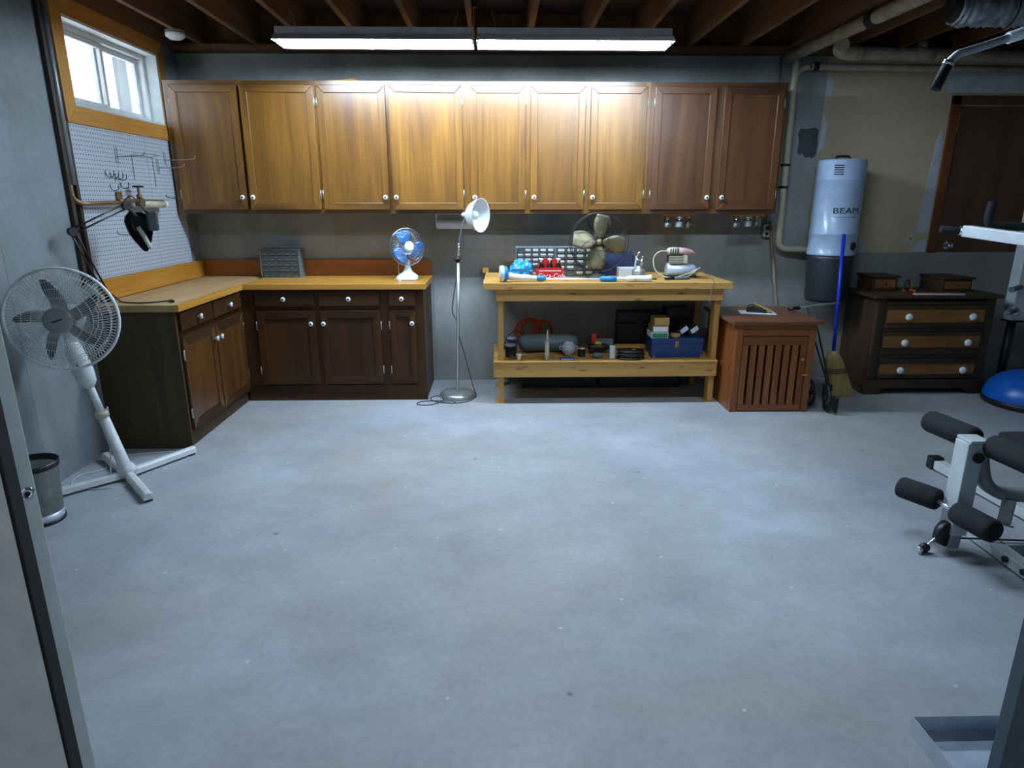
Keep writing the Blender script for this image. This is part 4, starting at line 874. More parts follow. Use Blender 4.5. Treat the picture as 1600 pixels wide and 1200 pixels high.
MB().tube(bez([(0.037, 0, 1.19), (0.055, 0, 1.29), (0.083, 0, 1.385), (0.09, 0, 1.4)], 5), 0.0055, 8).build('neck', M['chrome'], fl)
ax = Vector((0.84, -0.52, -0.02)).normalized(); hc = Vector((0.09, 0, 1.405))
MB().lathe([(0.0, -0.03), (0.012, -0.03), (0.018, -0.01), (0.022, 0.02), (0.03, 0.03)], hc, ax, 18).build('socket', M['white'], fl)
sh = MB().lathe([(0.028, 0.025), (0.06, 0.035), (0.088, 0.06), (0.108, 0.095), (0.12, 0.135), (0.122, 0.138), (0.118, 0.136), (0.105, 0.097), (0.085, 0.064), (0.058, 0.040), (0.0, 0.034)], hc, ax, 36).build('shade', M['white'], fl)
bm_ = hc + ax * 0.078
bb = MB(); bb.M = orient(bm_, ax); bb.sphere((0, 0, 0), 0.032, 0.032, 0.034); bb.M = None; bb.cyl(hc + ax * 0.03, hc + ax * 0.06, 0.014, 0.02, n=12); bb.build('bulb', M['bulb'], fl)
MB().tube(bez([(0.02, 0.0, 0.98), (-0.012, -0.01, 0.80), (-0.025, -0.005, 0.68), (0.01, 0.012, 0.60), (0.02, 0.01, 0.5), (0.06, 0.0, 0.35), (0.115, 0.0, 0.12), (0.135, 0.0, 0.05), (0.148, -0.02, 0.004), (0.09, -0.15, 0.004), (-0.02, -0.2, 0.004), (-0.15, -0.16, 0.004), (-0.21, -0.07, 0.004), (-0.16, 0.0, 0.004), (-0.1, -0.15, 0.012), (-0.2, -0.24, 0.004), (-0.30, -0.22, 0.004), (-0.25, -0.14, 0.004), (-0.06, -0.17, 0.012), (0.0, -0.19, 0.006)], 8), 0.0035, 6).build('cord', M['cord_b'], fl)

# ------------------------------------------------------------------ blue desk fan
df = thing('desk_fan', 'small white desk fan with translucent blue blades at the right end of the countertop', 'fan', (-0.70, 5.12, 0.9105))
bs = MB(); poly = [(0.085 * math.copysign(abs(math.cos(t)) ** 0.6, math.cos(t)), 0.075 * math.copysign(abs(math.sin(t)) ** 0.6, math.sin(t))) for t in [2 * PI * i / 28 for i in range(28)]]
for k, (s_, z) in enumerate(((1.0, 0.0), (1.0, 0.022), (0.85, 0.036), (0.45, 0.06), (0.25, 0.095), (0.2, 0.15))):
    bs.v += [Vector((x * s_, y * s_ + (0.01 * k), z)) for x, y in poly]
for k in range(5):
    for i in range(28): bs.f.append([k * 28 + i, k * 28 + (i + 1) % 28, (k + 1) * 28 + (i + 1) % 28, (k + 1) * 28 + i]); bs.mi.append(0); bs.sm.append(True)
bs.f.append(list(range(28))[::-1]); bs.mi.append(0); bs.sm.append(False); bs.build('base', M['white'], df)
ax = Vector((0.52, -0.84, 0.12)).normalized(); hc = Vector((0.0, 0.03, 0.25)); Mx = orient(hc, ax)
mm = MB(); mm.M = Mx; mm.lathe([(0.0, -0.13), (0.035, -0.125), (0.045, -0.10), (0.05, -0.04), (0.06, -0.035), (0.06, -0.02), (0.0, -0.02)], n=22).build('motor_housing', M['white'], df)
for i in range(3):
    b = blade(Mx, R(100 + 120 * i), 0.03, 0.125, 0.07, 0.13, 0.09, R(22), 0.02).build('blade', M['bluetrans'], df); b.modifiers.new('s', 'SOLIDIFY').thickness = 0.002
gd = MB(); gd.M = Mx
for i in range(44):
    a = 2 * PI * i / 44
    for zz, s_ in ((0.05, 1), (-0.03, -1)):
        gd.tube([(r_ * math.cos(a + k_), r_ * math.sin(a + k_), z_) for r_, z_, k_ in ((0.038, zz, 0), (0.09, zz * 0.9 + 0.002, 0.06), (0.128, zz * 0.55 + 0.005, 0.1), (0.142, 0.01, 0.12))], 0.0016, 4)
ring(gd, 0.142, 0.01, 0.004, 40); ring(gd, 0.09, 0.05, 0.0016, 30, 4); ring(gd, 0.115, 0.042, 0.0014, 30, 4)
gd.build('guard', M['fanclear'], df)
cp_ = MB(); cp_.M = Mx; cp_.lathe([(0.0, 0.056), (0.03, 0.055), (0.04, 0.05), (0.04, 0.046), (0.0, 0.046)], n=22); ring(cp_, 0.026, 0.056, 0.002, 22, 5); cp_.build('badge', M['fixwhite'], df)
MB().tube(bez([(-0.06, 0.06, 0.2), (-0.075, 0.05, 0.1), (-0.07, 0.03, 0.03), (-0.095, -0.03, 0.004), (-0.06, -0.1, 0.004), (-0.035, -0.13, 0.006)], 5), 0.003, 6).box(-0.045, -0.028, -0.155, -0.128, 0.0, 0.014).build('cord', M['cord_w'], df)

# ------------------------------------------------------------------ black swing-arm lamp on the counter
sl = thing('swing_arm_lamp', 'black swing-arm desk lamp clamped to the left countertop', 'lamp', (-2.36, 3.98, 0.9105))
P1 = Vector((0, 0.0, 0.05)); P2 = Vector((0.03, -0.27, 0.43)); P3 = Vector((0.19, 0.01, 0.565)); P4 = Vector((0.225, 0.04, 0.445))
MB().box(-0.03, 0.03, -0.03, 0.03, 0, 0.018).cyl((0, 0.0, 0.016), (0, 0.0, 0.06), 0.014, n=12).build('clamp_base', M['black'], sl)
for a_, b_ in ((P1, P2), (P2, P3)):
    d = (b_ - a_).normalized(); s_ = d.cross(Vector((0.87, -0.5, 0))).normalized() * 0.013
    for k in (-1, 1): MB().cyl(a_ + s_ * k, b_ + s_ * k, 0.0052, n=8).build('arm_rod', M['black'], sl)
for p in (P2, P3): MB().cyl(p + Vector((-0.012, 0.007, 0)), p + Vector((0.012, -0.007, 0)), 0.024, n=14).build('joint', M['black'], sl)
for o_ in ((-0.03, 0.0, 0.0), (0.0, 0.0, 0.0)): pass
MB().tube(bez([P3, P3 + Vector((0.02, 0.01, -0.03)), P4 + Vector((0, 0, 0.06))], 4), 0.009, 8).build('head_bracket', M['iron'], sl)
hdx = Vector((0.84, 0.54, 0))         # across the head
hm = MB()
secs = [(0.055, 0.035, 0.045), (0.03, 0.06, 0.058), (0.0, 0.072, 0.062), (-0.06, 0.066, 0.055), (-0.11, 0.048, 0.042), (-0.16, 0.02, 0.02), (-0.175, 0.008, 0.008)]
nseg = 10
for zz, hw, dd in secs:
    for k in range(nseg + 1):
        t = PI * k / nseg
        back = Vector((-0.54, 0.84, 0))
        hm.v.append(P4 + hdx * (-hw * math.cos(t)) + back * (dd * math.sin(t)) + Vector((0.0, 0, zz + 0.03)) + hdx * (0.12 * (0.03 - zz)))
for i in range(len(secs) - 1):
    for k in range(nseg): hm.f.append([i * (nseg + 1) + k, i * (nseg + 1) + k + 1, (i + 1) * (nseg + 1) + k + 1, (i + 1) * (nseg + 1) + k]); hm.mi.append(0); hm.sm.append(True)
hm.f.append([k for k in range(nseg + 1)]); hm.mi.append(0); hm.sm.append(False)
ho = hm.build('lamp_head', M['black'], sl); ho.modifiers.new('s', 'SOLIDIFY').thickness = 0.004
MB().box(0.0, 0.001, 0, 0.001, 0, 0.001)
sdm = MB(); sdm.obox(P4 + hdx * 0.07 + Vector((0.0, 0.02, 0.035)), hdx, (0, 0, 1), 0.03, 0.06, 0.05); sdm.build('head_highlight', M['fanblade'], sl, bevel=0.012)  # slate highlight on the right half of the head, built as a lighter block
MB().cyl(P4 + Vector((0.0, 0.0, 0.0)), P4 + Vector((0.02, 0.012, -0.05)), 0.014, n=12).build('bulb_base', M['cream'], sl)
MB().tube([P4 + Vector((0.02, 0.012, -0.045)), P4 + Vector((0.03, 0.016, -0.08)), P4 + Vector((0.045, 0.025, -0.125))], 0.013, 12).build('bulb', M['bulb'], sl)
MB().tube(bez([P3 + Vector((-0.02, 0, 0.01)), P3 + Vector((0.02, 0.02, 0.055)), P3 + Vector((0.055, 0.04, 0.02)), P4 + Vector((0.045, 0.05, 0.06))], 6), 0.0035, 6).build('head_cord', M['cord_b'], sl)
MB().tube(bez([(0.03, 0.0, 0.05), (0.05, 0.03, 0.01), (0.10, -0.02, 0.0055), (0.2, -0.06, 0.0055), (0.28, -0.04, 0.0055), (0.35, 0.02, 0.0055), (0.375, 0.0, 0.0055)], 6), 0.0045, 6).cyl((0.375, 0.0, 0.010), (0.405, -0.03, 0.010), 0.009, n=8).build('cord', M['cord_b'], sl)

# ------------------------------------------------------------------ pedestal fan
pf = thing('pedestal_fan', 'large white pedestal fan with grey blades on a cross base beside the left wall', 'fan', (-2.085, 3.43, 0))
def foot(dx, dy, L):
    d = Vector((dx, dy, 0)).normalized()
    s_ = Vector((-d.y, d.x, 0)); prof = [(-0.026, 0.012), (0.026, 0.012), (0.022, 0.04), (0.012, 0.05), (-0.012, 0.05), (-0.022, 0.04)]
    f = MB().prism([d * 0.02 + s_ * a + Vector((0, 0, b)) for a, b in prof], d * L); fo = f.build('foot', M['white'], pf, bevel=0.004)
    MB().obox(d * (L - 0.005) + Vector((0, 0, 0.006)), d, s_, 0.014, 0.02, 0.006).build('rubber_pad', M['dark'], fo)
for dx, dy, L in ((0.21, 0.37, 0.40), (-0.26, -0.27, 0.37), (0.28, -0.32, 0.40), (-0.30, 0.29, 0.37)): foot(dx, dy, L)
top = Vector((-0.11, -0.08, 0.72)); b0 = Vector((0, 0, 0.03)); dd = (top - b0).normalized()
MB().tube([b0, b0 + dd * 0.04, b0 + dd * 0.06, b0 + dd * 0.36], 0.03, 18, radii=[0.055, 0.045, 0.033, 0.027]).build('lower_pole', M['white'], pf)
MB().cyl(b0 + dd * 0.355, b0 + dd * 0.385, 0.034, n=18).build('collar', M['cream'], pf)
MB().cyl(b0 + dd * 0.37, b0 + dd * 0.56, 0.019, n=16).build('upper_pole', M['white'], pf)
MB().tube([b0 + dd * 0.53, b0 + dd * 0.56, b0 + dd * 0.62, b0 + dd * 0.74, b0 + dd * 0.80], 0.05, 16, radii=[0.022, 0.043, 0.05, 0.042, 0.026]).build('control_box', M['white'], pf)
ctl = b0 + dd * 0.66 + Vector((0.012, -0.048, 0)); MB().sphere(ctl, 0.009, 0.006, 0.009).build('dial', M['black'], pf)
hc = Vector((-0.082, -0.18, 0.935)); ax = Vector((0.26, -0.95, 0.06)).normalized(); Mx = orient(hc, ax) @ Matrix.Scale(0.93, 4)
mt = MB(); mt.M = Mx; mt.lathe([(0.0, -0.20), (0.05, -0.19), (0.07, -0.15), (0.072, -0.09), (0.05, -0.07), (0.02, -0.065)], n=22).build('motor_housing', M['white'], pf)
MB().cyl(b0 + dd * 0.78, hc - ax * 0.13, 0.03, 0.04, n=14).build('neck', M['white'], pf)
for i in range(5):
    b = blade(Mx, R(20 + 72 * i), 0.05, 0.215, 0.06, 0.062, 0.02, R(34), 0.05).build('blade', M['fanblade'], pf); b.modifiers.new('s', 'SOLIDIFY').thickness = 0.003
hb = MB(); hb.M = Mx; hb.lathe([(0.0, 0.02), (0.04, 0.018), (0.055, 0.0), (0.055, -0.04)], n=22).build('hub', M['fanblade'], pf)
for front in (True, False):
    g = MB(); g.M = Mx; sg = 1 if front else -1
    nw = 96
    for i in range(nw):
        a = 2 * PI * i / nw; sw = 0.25 * sg
        pr = ((0.066, 0.07), (0.12, 0.072), (0.18, 0.066), (0.235, 0.045), (0.262, 0.015), (0.268, 0.0)) if front else ((0.06, -0.075), (0.15, -0.075), (0.22, -0.055), (0.256, -0.02), (0.268, 0.0))
        g.tube([(r_ * math.cos(a + sw * r_ * 2), r_ * math.sin(a + sw * r_ * 2), z_) for r_, z_ in pr], 0.0015, 3, cap=False)
    for r_, z_ in ((0.12, 0.0725), (0.165, 0.068), (0.205, 0.058), (0.24, 0.041)) if front else ((0.15, -0.077), (0.22, -0.056)):
        ring(g, r_, z_, 0.0018, 48, 4)
    g.build('front_guard' if front else 'rear_guard', M['white'], pf)
rm = MB(); rm.M = Mx; rm.lathe([(0.266, -0.014), (0.274, -0.014), (0.278, 0.0), (0.274, 0.016), (0.266, 0.016), (0.264, 0.0), (0.266, -0.014)], n=64).build('guard_rim', M['white'], pf)
bd = MB(); bd.M = Mx; bd.lathe([(0.0, 0.082), (0.05, 0.08), (0.068, 0.074), (0.07, 0.066), (0.0, 0.064)], n=30).build('badge', M['gymgrey'], pf)
bl = MB(); bl.M = Mx @ Matrix.Rotation(R(18), 4, 'Z'); bl.box(-0.026, 0.026, -0.004, 0.004, 0.079, 0.083); bl.build('badge_mark', M['black'], pf)
MB().tube(bez([Vector((-0.03, -0.03, 0.43)), (-0.035, -0.04, 0.3), (-0.05, -0.06, 0.1), (-0.06, -0.07, 0.006), (-0.02, -0.03, 0.06), (0.05, -0.09, 0.004), (-0.1, -0.16, 0.004), (-0.25, -0.1, 0.004), (-0.29, 0.02, 0.004), (-0.2, 0.12, 0.004), (-0.22, 0.3, 0.004), (0.05, 0.38, 0.004), (0.16, 0.30, 0.004)], 8), 0.004, 6).build('cord', M['cord_w'], pf)

# perforated waste basket
wbk = thing('waste_basket', 'round perforated steel waste basket behind the open door edge', 'basket', (-2.235, 2.93, 0))
def perforated():
    t = NT('perforated_steel'); t.b.inputs['Metallic'].default_value = 0.7; t.b.inputs['Roughness'].default_value = 0.4
    tc = t.n('ShaderNodeTexCoord'); sp_ = t.n('ShaderNodeSeparateXYZ'); t.l(tc.outputs['Object'], sp_.inputs[0])
    at = t.n('ShaderNodeMath', operation='ARCTAN2'); t.l(sp_.outputs['Y'], at.inputs[0]); t.l(sp_.outputs['X'], at.inputs[1])
    def cell(sock, k):
        m = t.n('ShaderNodeMath', operation='MULTIPLY'); t.l(sock, m.inputs[0]); m.inputs[1].default_value = k
        f = t.n('ShaderNodeMath', operation='FRACT'); t.l(m.outputs[0], f.inputs[0]); a = t.n('ShaderNodeMath', operation='SUBTRACT'); t.l(f.outputs[0], a.inputs[0]); a.inputs[1].default_value = 0.5
        p = t.n('ShaderNodeMath', operation='MULTIPLY'); t.l(a.outputs[0], p.inputs[0]); t.l(a.outputs[0], p.inputs[1]); return p.outputs[0]
    s_ = t.n('ShaderNodeMath', operation='ADD'); t.l(cell(at.outputs[0], 90 / (2 * PI)), s_.inputs[0]); t.l(cell(sp_.outputs['Z'], 110), s_.inputs[1])
    lt = t.n('ShaderNodeMath', operation='LESS_THAN'); t.l(s_.outputs[0], lt.inputs[0]); lt.inputs[1].default_value = 0.085
    t.b.inputs['Base Color'].default_value = lin((150, 152, 148)); inv = t.n('ShaderNodeMath', operation='SUBTRACT'); inv.inputs[0].default_value = 1; t.l(lt.outputs[0], inv.inputs[1]); t.l(inv.outputs[0], t.b.inputs['Alpha'])
    return t.m
MB().lathe([(0.098, 0.05), (0.112, 0.285)], n=48).build('mesh_wall', perforated(), wbk)
MB().lathe([(0.0, 0.006), (0.09, 0.006), (0.097, 0.0), (0.0985, 0.0), (0.0995, 0.05), (0.098, 0.05)], n=48).build('bottom_band', M['galv'], wbk)
MB().lathe([(0.0988, 0.001), (0.1035, 0.001), (0.1038, 0.016), (0.0992, 0.016)], n=48).build('base_ring', M['black'], wbk)
MB().lathe([(0.111, 0.275), (0.116, 0.277), (0.117, 0.305), (0.112, 0.305), (0.111, 0.275)], n=48).build('rim', M['black'], wbk)

# ------------------------------------------------------------------ slatted cabinet
cr = thing('slatted_cabinet', 'reddish wooden cabinet with a vertical slatted door beside the workbench', 'cabinet', (1.71, 4.53, 0))
CW, CD, CH = 0.58, 0.64, 0.655
MB().box(-0.038, CW + 0.035, -0.035, CD + 0.03, CH, CH + 0.028).build('top', M['crate_top'], cr, bevel=0.006)
MB().box(0, 0.02, 0.045, CD, 0.0, CH - 0.001).build('side_panel', M['crate_z'], cr); MB().box(CW - 0.02, CW, 0.045, CD, 0.0, CH - 0.001).build('side_panel', M['crate_z'], cr)
MB().box(0.02, CW - 0.02, CD - 0.015, CD, 0.0, CH - 0.001).build('back_panel', M['walnut_z'], cr); MB().box(0.02, CW - 0.02, 0.045, CD - 0.015, 0.03, 0.045).build('floor_panel', M['greymetal'], cr)
for a, b in ((0, 0.05), (CW - 0.05, CW)): MB().box(a, b, 0, 0.044, 0, CH - 0.001).build('corner_post', M['crate_z'], cr, bevel=0.003)
MB().box(0.051, CW - 0.051, 0.004, 0.04, CH - 0.085, CH - 0.001).build('top_rail', M['crate_x'], cr, bevel=0.002)
dd_ = MB().box(0.055, CW - 0.055, 0.001, 0.022, 0.505, 0.565).build('door', M['crate_x'], cr, bevel=0.002)
MB().box(0.055, CW - 0.055, 0.001, 0.022, 0.008, 0.055).build('bottom_rail', M['crate_x'], dd_, bevel=0.002)
nsl = 8; gap = 0.0175; span = CW - 0.11; sw_ = (span - gap * (nsl - 1)) / nsl
slm = MB().box(0, sw_, 0.002, 0.021, 0.0555, 0.5045).mesh('slat', M['crate_z'])
for k in range(nsl): inst('slat', slm, dd_, (0.055 + k * (sw_ + gap), 0, 0), bevel=0.002)
MB().lathe([(0.0, 0), (0.007, 0.0), (0.007, 0.01), (0.013, 0.016), (0.01, 0.024), (0, 0.025)], (CW - 0.085, 0.001, 0.40), (0, -1, 0), 14).build('knob', M['pine_x'], dd_)
MB().box(CW - 0.07, CW - 0.03, -0.012, -0.0005, 0.275, 0.29).build('turn_latch', M['pine_x'], dd_, bevel=0.003)
for k in range(2): MB().box(-0.006, -0.0005, 0.08 + 0.3 * k, 0.3 + 0.3 * k, 0.30, 0.33).build('side_slat', M['crate_x'], cr)
ZCt = CH + 0.0285
o = MB().box(-0.13, 0.13, -0.085, 0.085, 0, 0.0012).build('paper_sheet', M['paper'], None, (1.985, 4.88, ZCt), rot=(0, 0, R(-12))); tag(o, 'white sheet of paper on the slatted cabinet', 'paper')
br = thing('hand_brush', 'dark bristled hand brush lying on the white paper', 'brush', (1.99, 4.89, ZCt + 0.0015), R(-25))
MB().prism([(-0.08, -0.03, 0.0), (0.02, -0.03, 0.0), (0.075, -0.03, 0.0), (0.06, -0.03, 0.02), (-0.03, -0.03, 0.062), (-0.075, -0.03, 0.05)], (0, 0.06, 0)).build('bristles', M['black'], br, bevel=0.012)
MB().bar((-0.035, 0, 0.068), (0.105, 0, 0.012), 0.05, 0.014).build('handle', M['tan'], br, bevel=0.005)

# garden edger with wheel beside the slatted cabinet
ed = thing('wheeled_edger', 'old iron wheeled garden edger with a crossbar handle leaning by the slatted cabinet', 'garden tool', (2.43, 4.52, 0.0))
def wheel(c, ax_, r, name='wheel'):
    m = MB(); m.M = orient(c, ax_); ring(m, r, 0, 0.011, 30, 8); m.cyl((0, 0, -0.02), (0, 0, 0.02), 0.016, n=12)
    for k in range(6): m.cyl((0, 0, 0), (r * math.cos(k * PI / 3), r * math.sin(k * PI / 3), 0), 0.004, n=6)
    return m.build(name, M['iron'], ed)
wheel((0.0, 0.02, 0.107), (1, -0.25, 0.05), 0.095); wheel((-0.06, 0.16, 0.105), (1, -0.1, 0.05), 0.093)
MB().prism([(-0.02, -0.09, 0.15), (0.03, -0.10, 0.13), (0.05, -0.06, 0.01), (0.035, -0.055, 0.005), (-0.005, -0.06, 0.06)], (0.004, 0.012, 0)).build('blade', M['iron'], ed)
MB().box(-0.03, 0.02, -0.01, 0.05, 0.16, 0.21).build('yoke', M['iron'], ed, bevel=0.006)
MB().tube([(0.0, 0.03, 0.2), (-0.06, 0.30, 0.62), (-0.07, 0.34, 0.735)], 0.006, 8).build('shaft', M['iron'], ed)
MB().tube([(0.01, 0.02, 0.2), (-0.01, 0.30, 0.62), (-0.01, 0.34, 0.74)], 0.006, 8).build('shaft', M['iron'], ed)
MB().tube([(-0.20, 0.34, 0.715), (-0.1, 0.34, 0.725), (0.02, 0.34, 0.745), (0.17, 0.34, 0.757)], 0.0085, 8).build('crossbar', M['steel'], ed)
MB().tube([(-0.215, 0.34, 0.713), (-0.13, 0.34, 0.722)], 0.014, 10).build('grip', M['black'], ed)

# straw broom
bm2 = thing('broom', 'straw broom with a bright blue handle leaning beside the dresser', 'broom', (2.81, 4.93, 0.0))
tp = Vector((-0.15, 0.11, 1.26)); bt_ = Vector((-0.165, 0.0, 0.36))
MB().cyl(bt_, tp, 0.0135, n=12).build('handle', M['broomblue'], bm2)
secs = [(0.37, -0.165, 0.0, 0.02, 0.02), (0.34, -0.163, 0.0, 0.045, 0.03), (0.30, -0.155, 0.0, 0.068, 0.034), (0.2, -0.128, 0.0, 0.085, 0.034), (0.1, -0.095, 0.0, 0.098, 0.036), (0.004, -0.065, 0.0, 0.11, 0.04)]
h_ = MB(); nn = 26; rr = random.Random(9)
for zi, (z, cx, cy, rx, ry) in enumerate(secs):
    for k in range(nn):
        t = 2 * PI * k / nn; kk = 1 + (0.06 if k % 2 else -0.06) * min(1, zi / 3); h_.v.append(Vector((cx + rx * kk * math.cos(t), cy + ry * kk * math.sin(t), z + (rr.uniform(-0.003, 0.004) if zi == 5 else 0))))
for i in range(len(secs) - 1):
    for k in range(nn): h_.f.append([i * nn + k, i * nn + (k + 1) % nn, (i + 1) * nn + (k + 1) % nn, (i + 1) * nn + k]); h_.mi.append(0); h_.sm.append(False)
h_.f.append([k for k in range(nn)]); h_.f.append([5 * nn + k for k in range(nn)][::-1]); h_.mi += [0, 0]; h_.sm += [False, False]
h_.build('bristle_head', M['straw'], bm2)
for z, cx, cy, rx, ry in ((0.225, -0.135, 0.0, 0.084, 0.037), (0.21, -0.131, 0.0, 0.087, 0.0375), (0.195, -0.127, 0.0, 0.09, 0.038)):
    m = MB(); m.tube([(cx + rx * math.cos(2 * PI * k / 28), cy + ry * math.sin(2 * PI * k / 28), z + 0.003 * math.cos(2 * PI * k / 28)) for k in range(28)], 0.0025, 5, closed=True); m.build('stitching', M['cord_b'], bm2)

# ------------------------------------------------------------------ central vacuum
vc = thing('central_vacuum', 'tall grey central vacuum canister hung on the wall with black dust bin', 'vacuum', (2.685, 5.255, 0.0))
r_ = 0.178
MB().lathe([(r_, 1.09), (r_ + 0.004, 1.095), (r_ + 0.004, 1.105), (r_, 1.11), (r_, 1.245), (r_ + 0.005, 1.25), (r_ + 0.005, 1.262), (r_, 1.267), (r_, 1.655), (r_ + 0.004, 1.66), (r_ + 0.004, 1.668), (r_, 1.673), (r_, 1.795), (r_ - 0.008, 1.81), (0.0, 1.815)], n=48).lathe([(0, 1.09), (r_, 1.09)], n=48).build('canister', M['vacgrey'], vc)
MB().lathe([(0.0, 0.72), (0.145, 0.72), (0.155, 0.74), (0.17, 1.06), (0.172, 1.0895), (0.0, 1.0895)], n=40).build('dust_bin', M['vacblack'], vc)
MB().box(-0.1, 0.1, 0.12, 0.2, 1.1, 1.75).build('wall_bracket', M['greymetal'], vc)
for k in range(5):
    a = R(238); m = MB(); p = Vector((math.cos(a) * r_, math.sin(a) * r_, 1.70 + k * 0.016)); m.obox(p, (-math.sin(a), math.cos(a), 0), (0, 0, 1), 0.032, 0.0035, 0.003); m.build('vent_slot', M['iron'], vc)
MB().tube(bez([(-0.05, 0, 1.812), (-0.045, 0, 1.835), (0.045, 0, 1.835), (0.05, 0, 1.812)], 5), 0.009, 8).build('carry_handle', M['black'], vc)
a = R(268); nrm = Vector((math.cos(a), math.sin(a), 0)); tx = Vector((-math.sin(a), math.cos(a), 0))
lm_ = Matrix((tx, Vector((0, 0, 1)), nrm)).transposed().to_4x4(); lm_.translation = nrm * (r_ + 0.0005) + Vector((0, 0, 1.435))
lt_ = text_mesh('lettering', 'BEAM', 0.062, M['iron'], vc, Matrix.Identity(4), extrude=0.0005)
for v in lt_.data.vertices:      # wrap the flat lettering round the cylinder
    p = v.co.copy(); an = a + (p.x * 1.32) / r_; rad = r_ + 0.0030 + p.z; v.co = Vector((math.cos(an) * rad, math.sin(an) * rad, 1.43 + p.y))
m = MB()
for k in range(10):
    an0 = a + (-0.085 + 0.017 * k) / r_; an1 = a + (-0.085 + 0.017 * (k + 1)) / r_; rad = r_ + 0.001
    m.add([(math.cos(an0) * rad, math.sin(an0) * rad, 1.383), (math.cos(an1) * rad, math.sin(an1) * rad, 1.383), (math.cos(an1) * rad, math.sin(an1) * rad, 1.387), (math.cos(an0) * rad, math.sin(an0) * rad, 1.387)], [(0, 1, 2, 3)])
m.build('underline', M['greymetal'], vc)
a = R(300); p = Vector((math.cos(a), math.sin(a), 0)); MB().cyl(p * (r_ - 0.01) + Vector((0, 0, 1.165)), p * (r_ + 0.006) + Vector((0, 0, 1.165)), 0.032, n=20).build('inlet', M['black'], vc)
MB().tube(bez([(0.17, 0.02, 1.76), (0.192, 0.02, 1.72), (0.195, 0.03, 1.4), (0.19, 0.03, 1.22), (0.215, 0.04, 1.19), (0.22, 0.05, 1.1), (0.19, 0.06, 0.98), (0.19, 0.07, 0.86)], 6), 0.0065, 8).build('cord', M['cord_b'], vc)

# ------------------------------------------------------------------ pipes and duct
def elbow(a, b, c, r, n=6):       # quarter bend from a over corner b to c
    a, b, c = Vector(a), Vector(b), Vector(c)
    return [a.lerp(b, t).lerp(b.lerp(c, t), t) for t in [i / n for i in range(n + 1)]]
vp = thing('vacuum_pipe', 'cream plastic vacuum pipe dropping down the wall to the canister', 'pipe', (2.30, 5.40, 0))
MB().tube([(0, 0, 2.56)] + [(0.0, 0, 2.5), (0.012, 0, 1.25)] + elbow((0.013, 0, 1.2), (0.015, 0, 1.125), (0.09, -0.01, 1.125), 0.0) + [(0.235, -0.05, 1.125)], 0.026, 14).build('pipe', M['pvc'], vp)
MB().tube([(0.0, 0, 2.42), (0.03, 0, 2.46), (0.07, -0.02, 2.49), (0.1, -0.03, 2.492)], 0.024, 12).build('wye_branch', M['pvcdirty'], vp)
for z in (1.6, 1.77): MB().lathe([(0.027, 0), (0.031, 0.002), (0.031, 0.018), (0.027, 0.02)], (0.009, 0, z), n=18).box(-0.06, 0.0, 0.02, 0.05, z, z + 0.02).build('strap', M['black'], vp)
vp2 = thing('ceiling_pipe', 'smaller dusty plastic pipe running along the top of the drywall', 'pipe', (2.40, 5.33, 2.487))
MB().cyl((0.006, 0.04, 0.005), (2.28, 0.0, -0.02), 0.026, n=14).build('pipe', M['pvcdirty'], vp2); MB().cyl((0.02, 0.04, 0.005), (0.06, 0.039, 0.0045), 0.032, n=14).build('coupling', M['black'], vp2)
bp = thing('ceiling_pipe', 'large dusty drain pipe with white elbow under the joists above the drywall', 'pipe', (2.47, 5.17, 2.548))
MB().tube([(0.16, 0, -0.002), (0.6, 0, -0.006), (2.2, 0, -0.03)], 0.046, 16).build('pipe', M['pvcdirty'], bp)
MB().tube(elbow((-0.02, -0.16, 0.02), (0.0, 0, 0), (0.17, 0, -0.002), 0.0), 0.05, 16).build('elbow', M['pvc'], bp)
MB().cyl((0.17, 0, -0.002), (0.21, 0, -0.003), 0.052, n=16).build('coupling', M['pvcdirty'], bp)
MB().cyl((0.66, 0.0, 0.02), (0.66, 0.02, 0.075), 0.036, n=14).cyl((0.6, 0, -0.006), (0.74, 0, -0.008), 0.052, n=16).build('tee', M['pvcdirty'], bp)
dp_ = thing('ceiling_pipe', 'dusty drain pipe hanging below the joists and running towards the back corner', 'pipe', (2.235, 5.42, 2.56))
MB().cyl((0, 0, 0), (0.13, -2.6, 0.02), 0.042, n=16).build('pipe', M['pvcdirty'], dp_); MB().cyl((0.055, -1.05, 0.008), (0.058, -1.12, 0.009), 0.048, n=16).build('hanger_strap', M['iron'], dp_)
dc = thing('flexible_duct', 'foil wrapped flexible duct hanging under the joists at the upper right', 'duct', (2.52, 3.93, 2.522))
pts = bez([(0.0, 0.0, 0.0), (0.2, 0.0, -0.006), (0.5, 0.02, 0.0), (0.9, 0.05, 0.0), (1.6, 0.1, 0.0)], 16)
dm_ = MB().tube(pts, 0.09, 24, radii=[0.084 + 0.004 * ((i % 3) - 1) + 0.004 * math.sin(i * 1.7) for i in range(len(pts))]); rr = random.Random(12)
cdir = {}
for i, p in enumerate(dm_.v):
    c_ = pts[min(i // 24, len(pts) - 1)]; k = 1 + rr.uniform(-0.13, 0.09); q = c_ + (p - c_) * k; dm_.v[i] = q
dm_.build('sleeve', M['duct'], dc)
MB().tube([(-0.03, 0, 0.0), (0.0, 0, 0.0), (0.02, 0, 0.0)], 0.07, 20, radii=[0.06, 0.076, 0.08]).build('torn_end', M['iron'], dc)
MB().tube([(0.3 + 0.0 * k, 0.012 + 0.1 * math.cos(2 * PI * k / 20), 0.0 + 0.1 * math.sin(2 * PI * k / 20)) for k in range(20)], 0.004, 5, closed=True).build('tie_wire', M['iron'], dc)

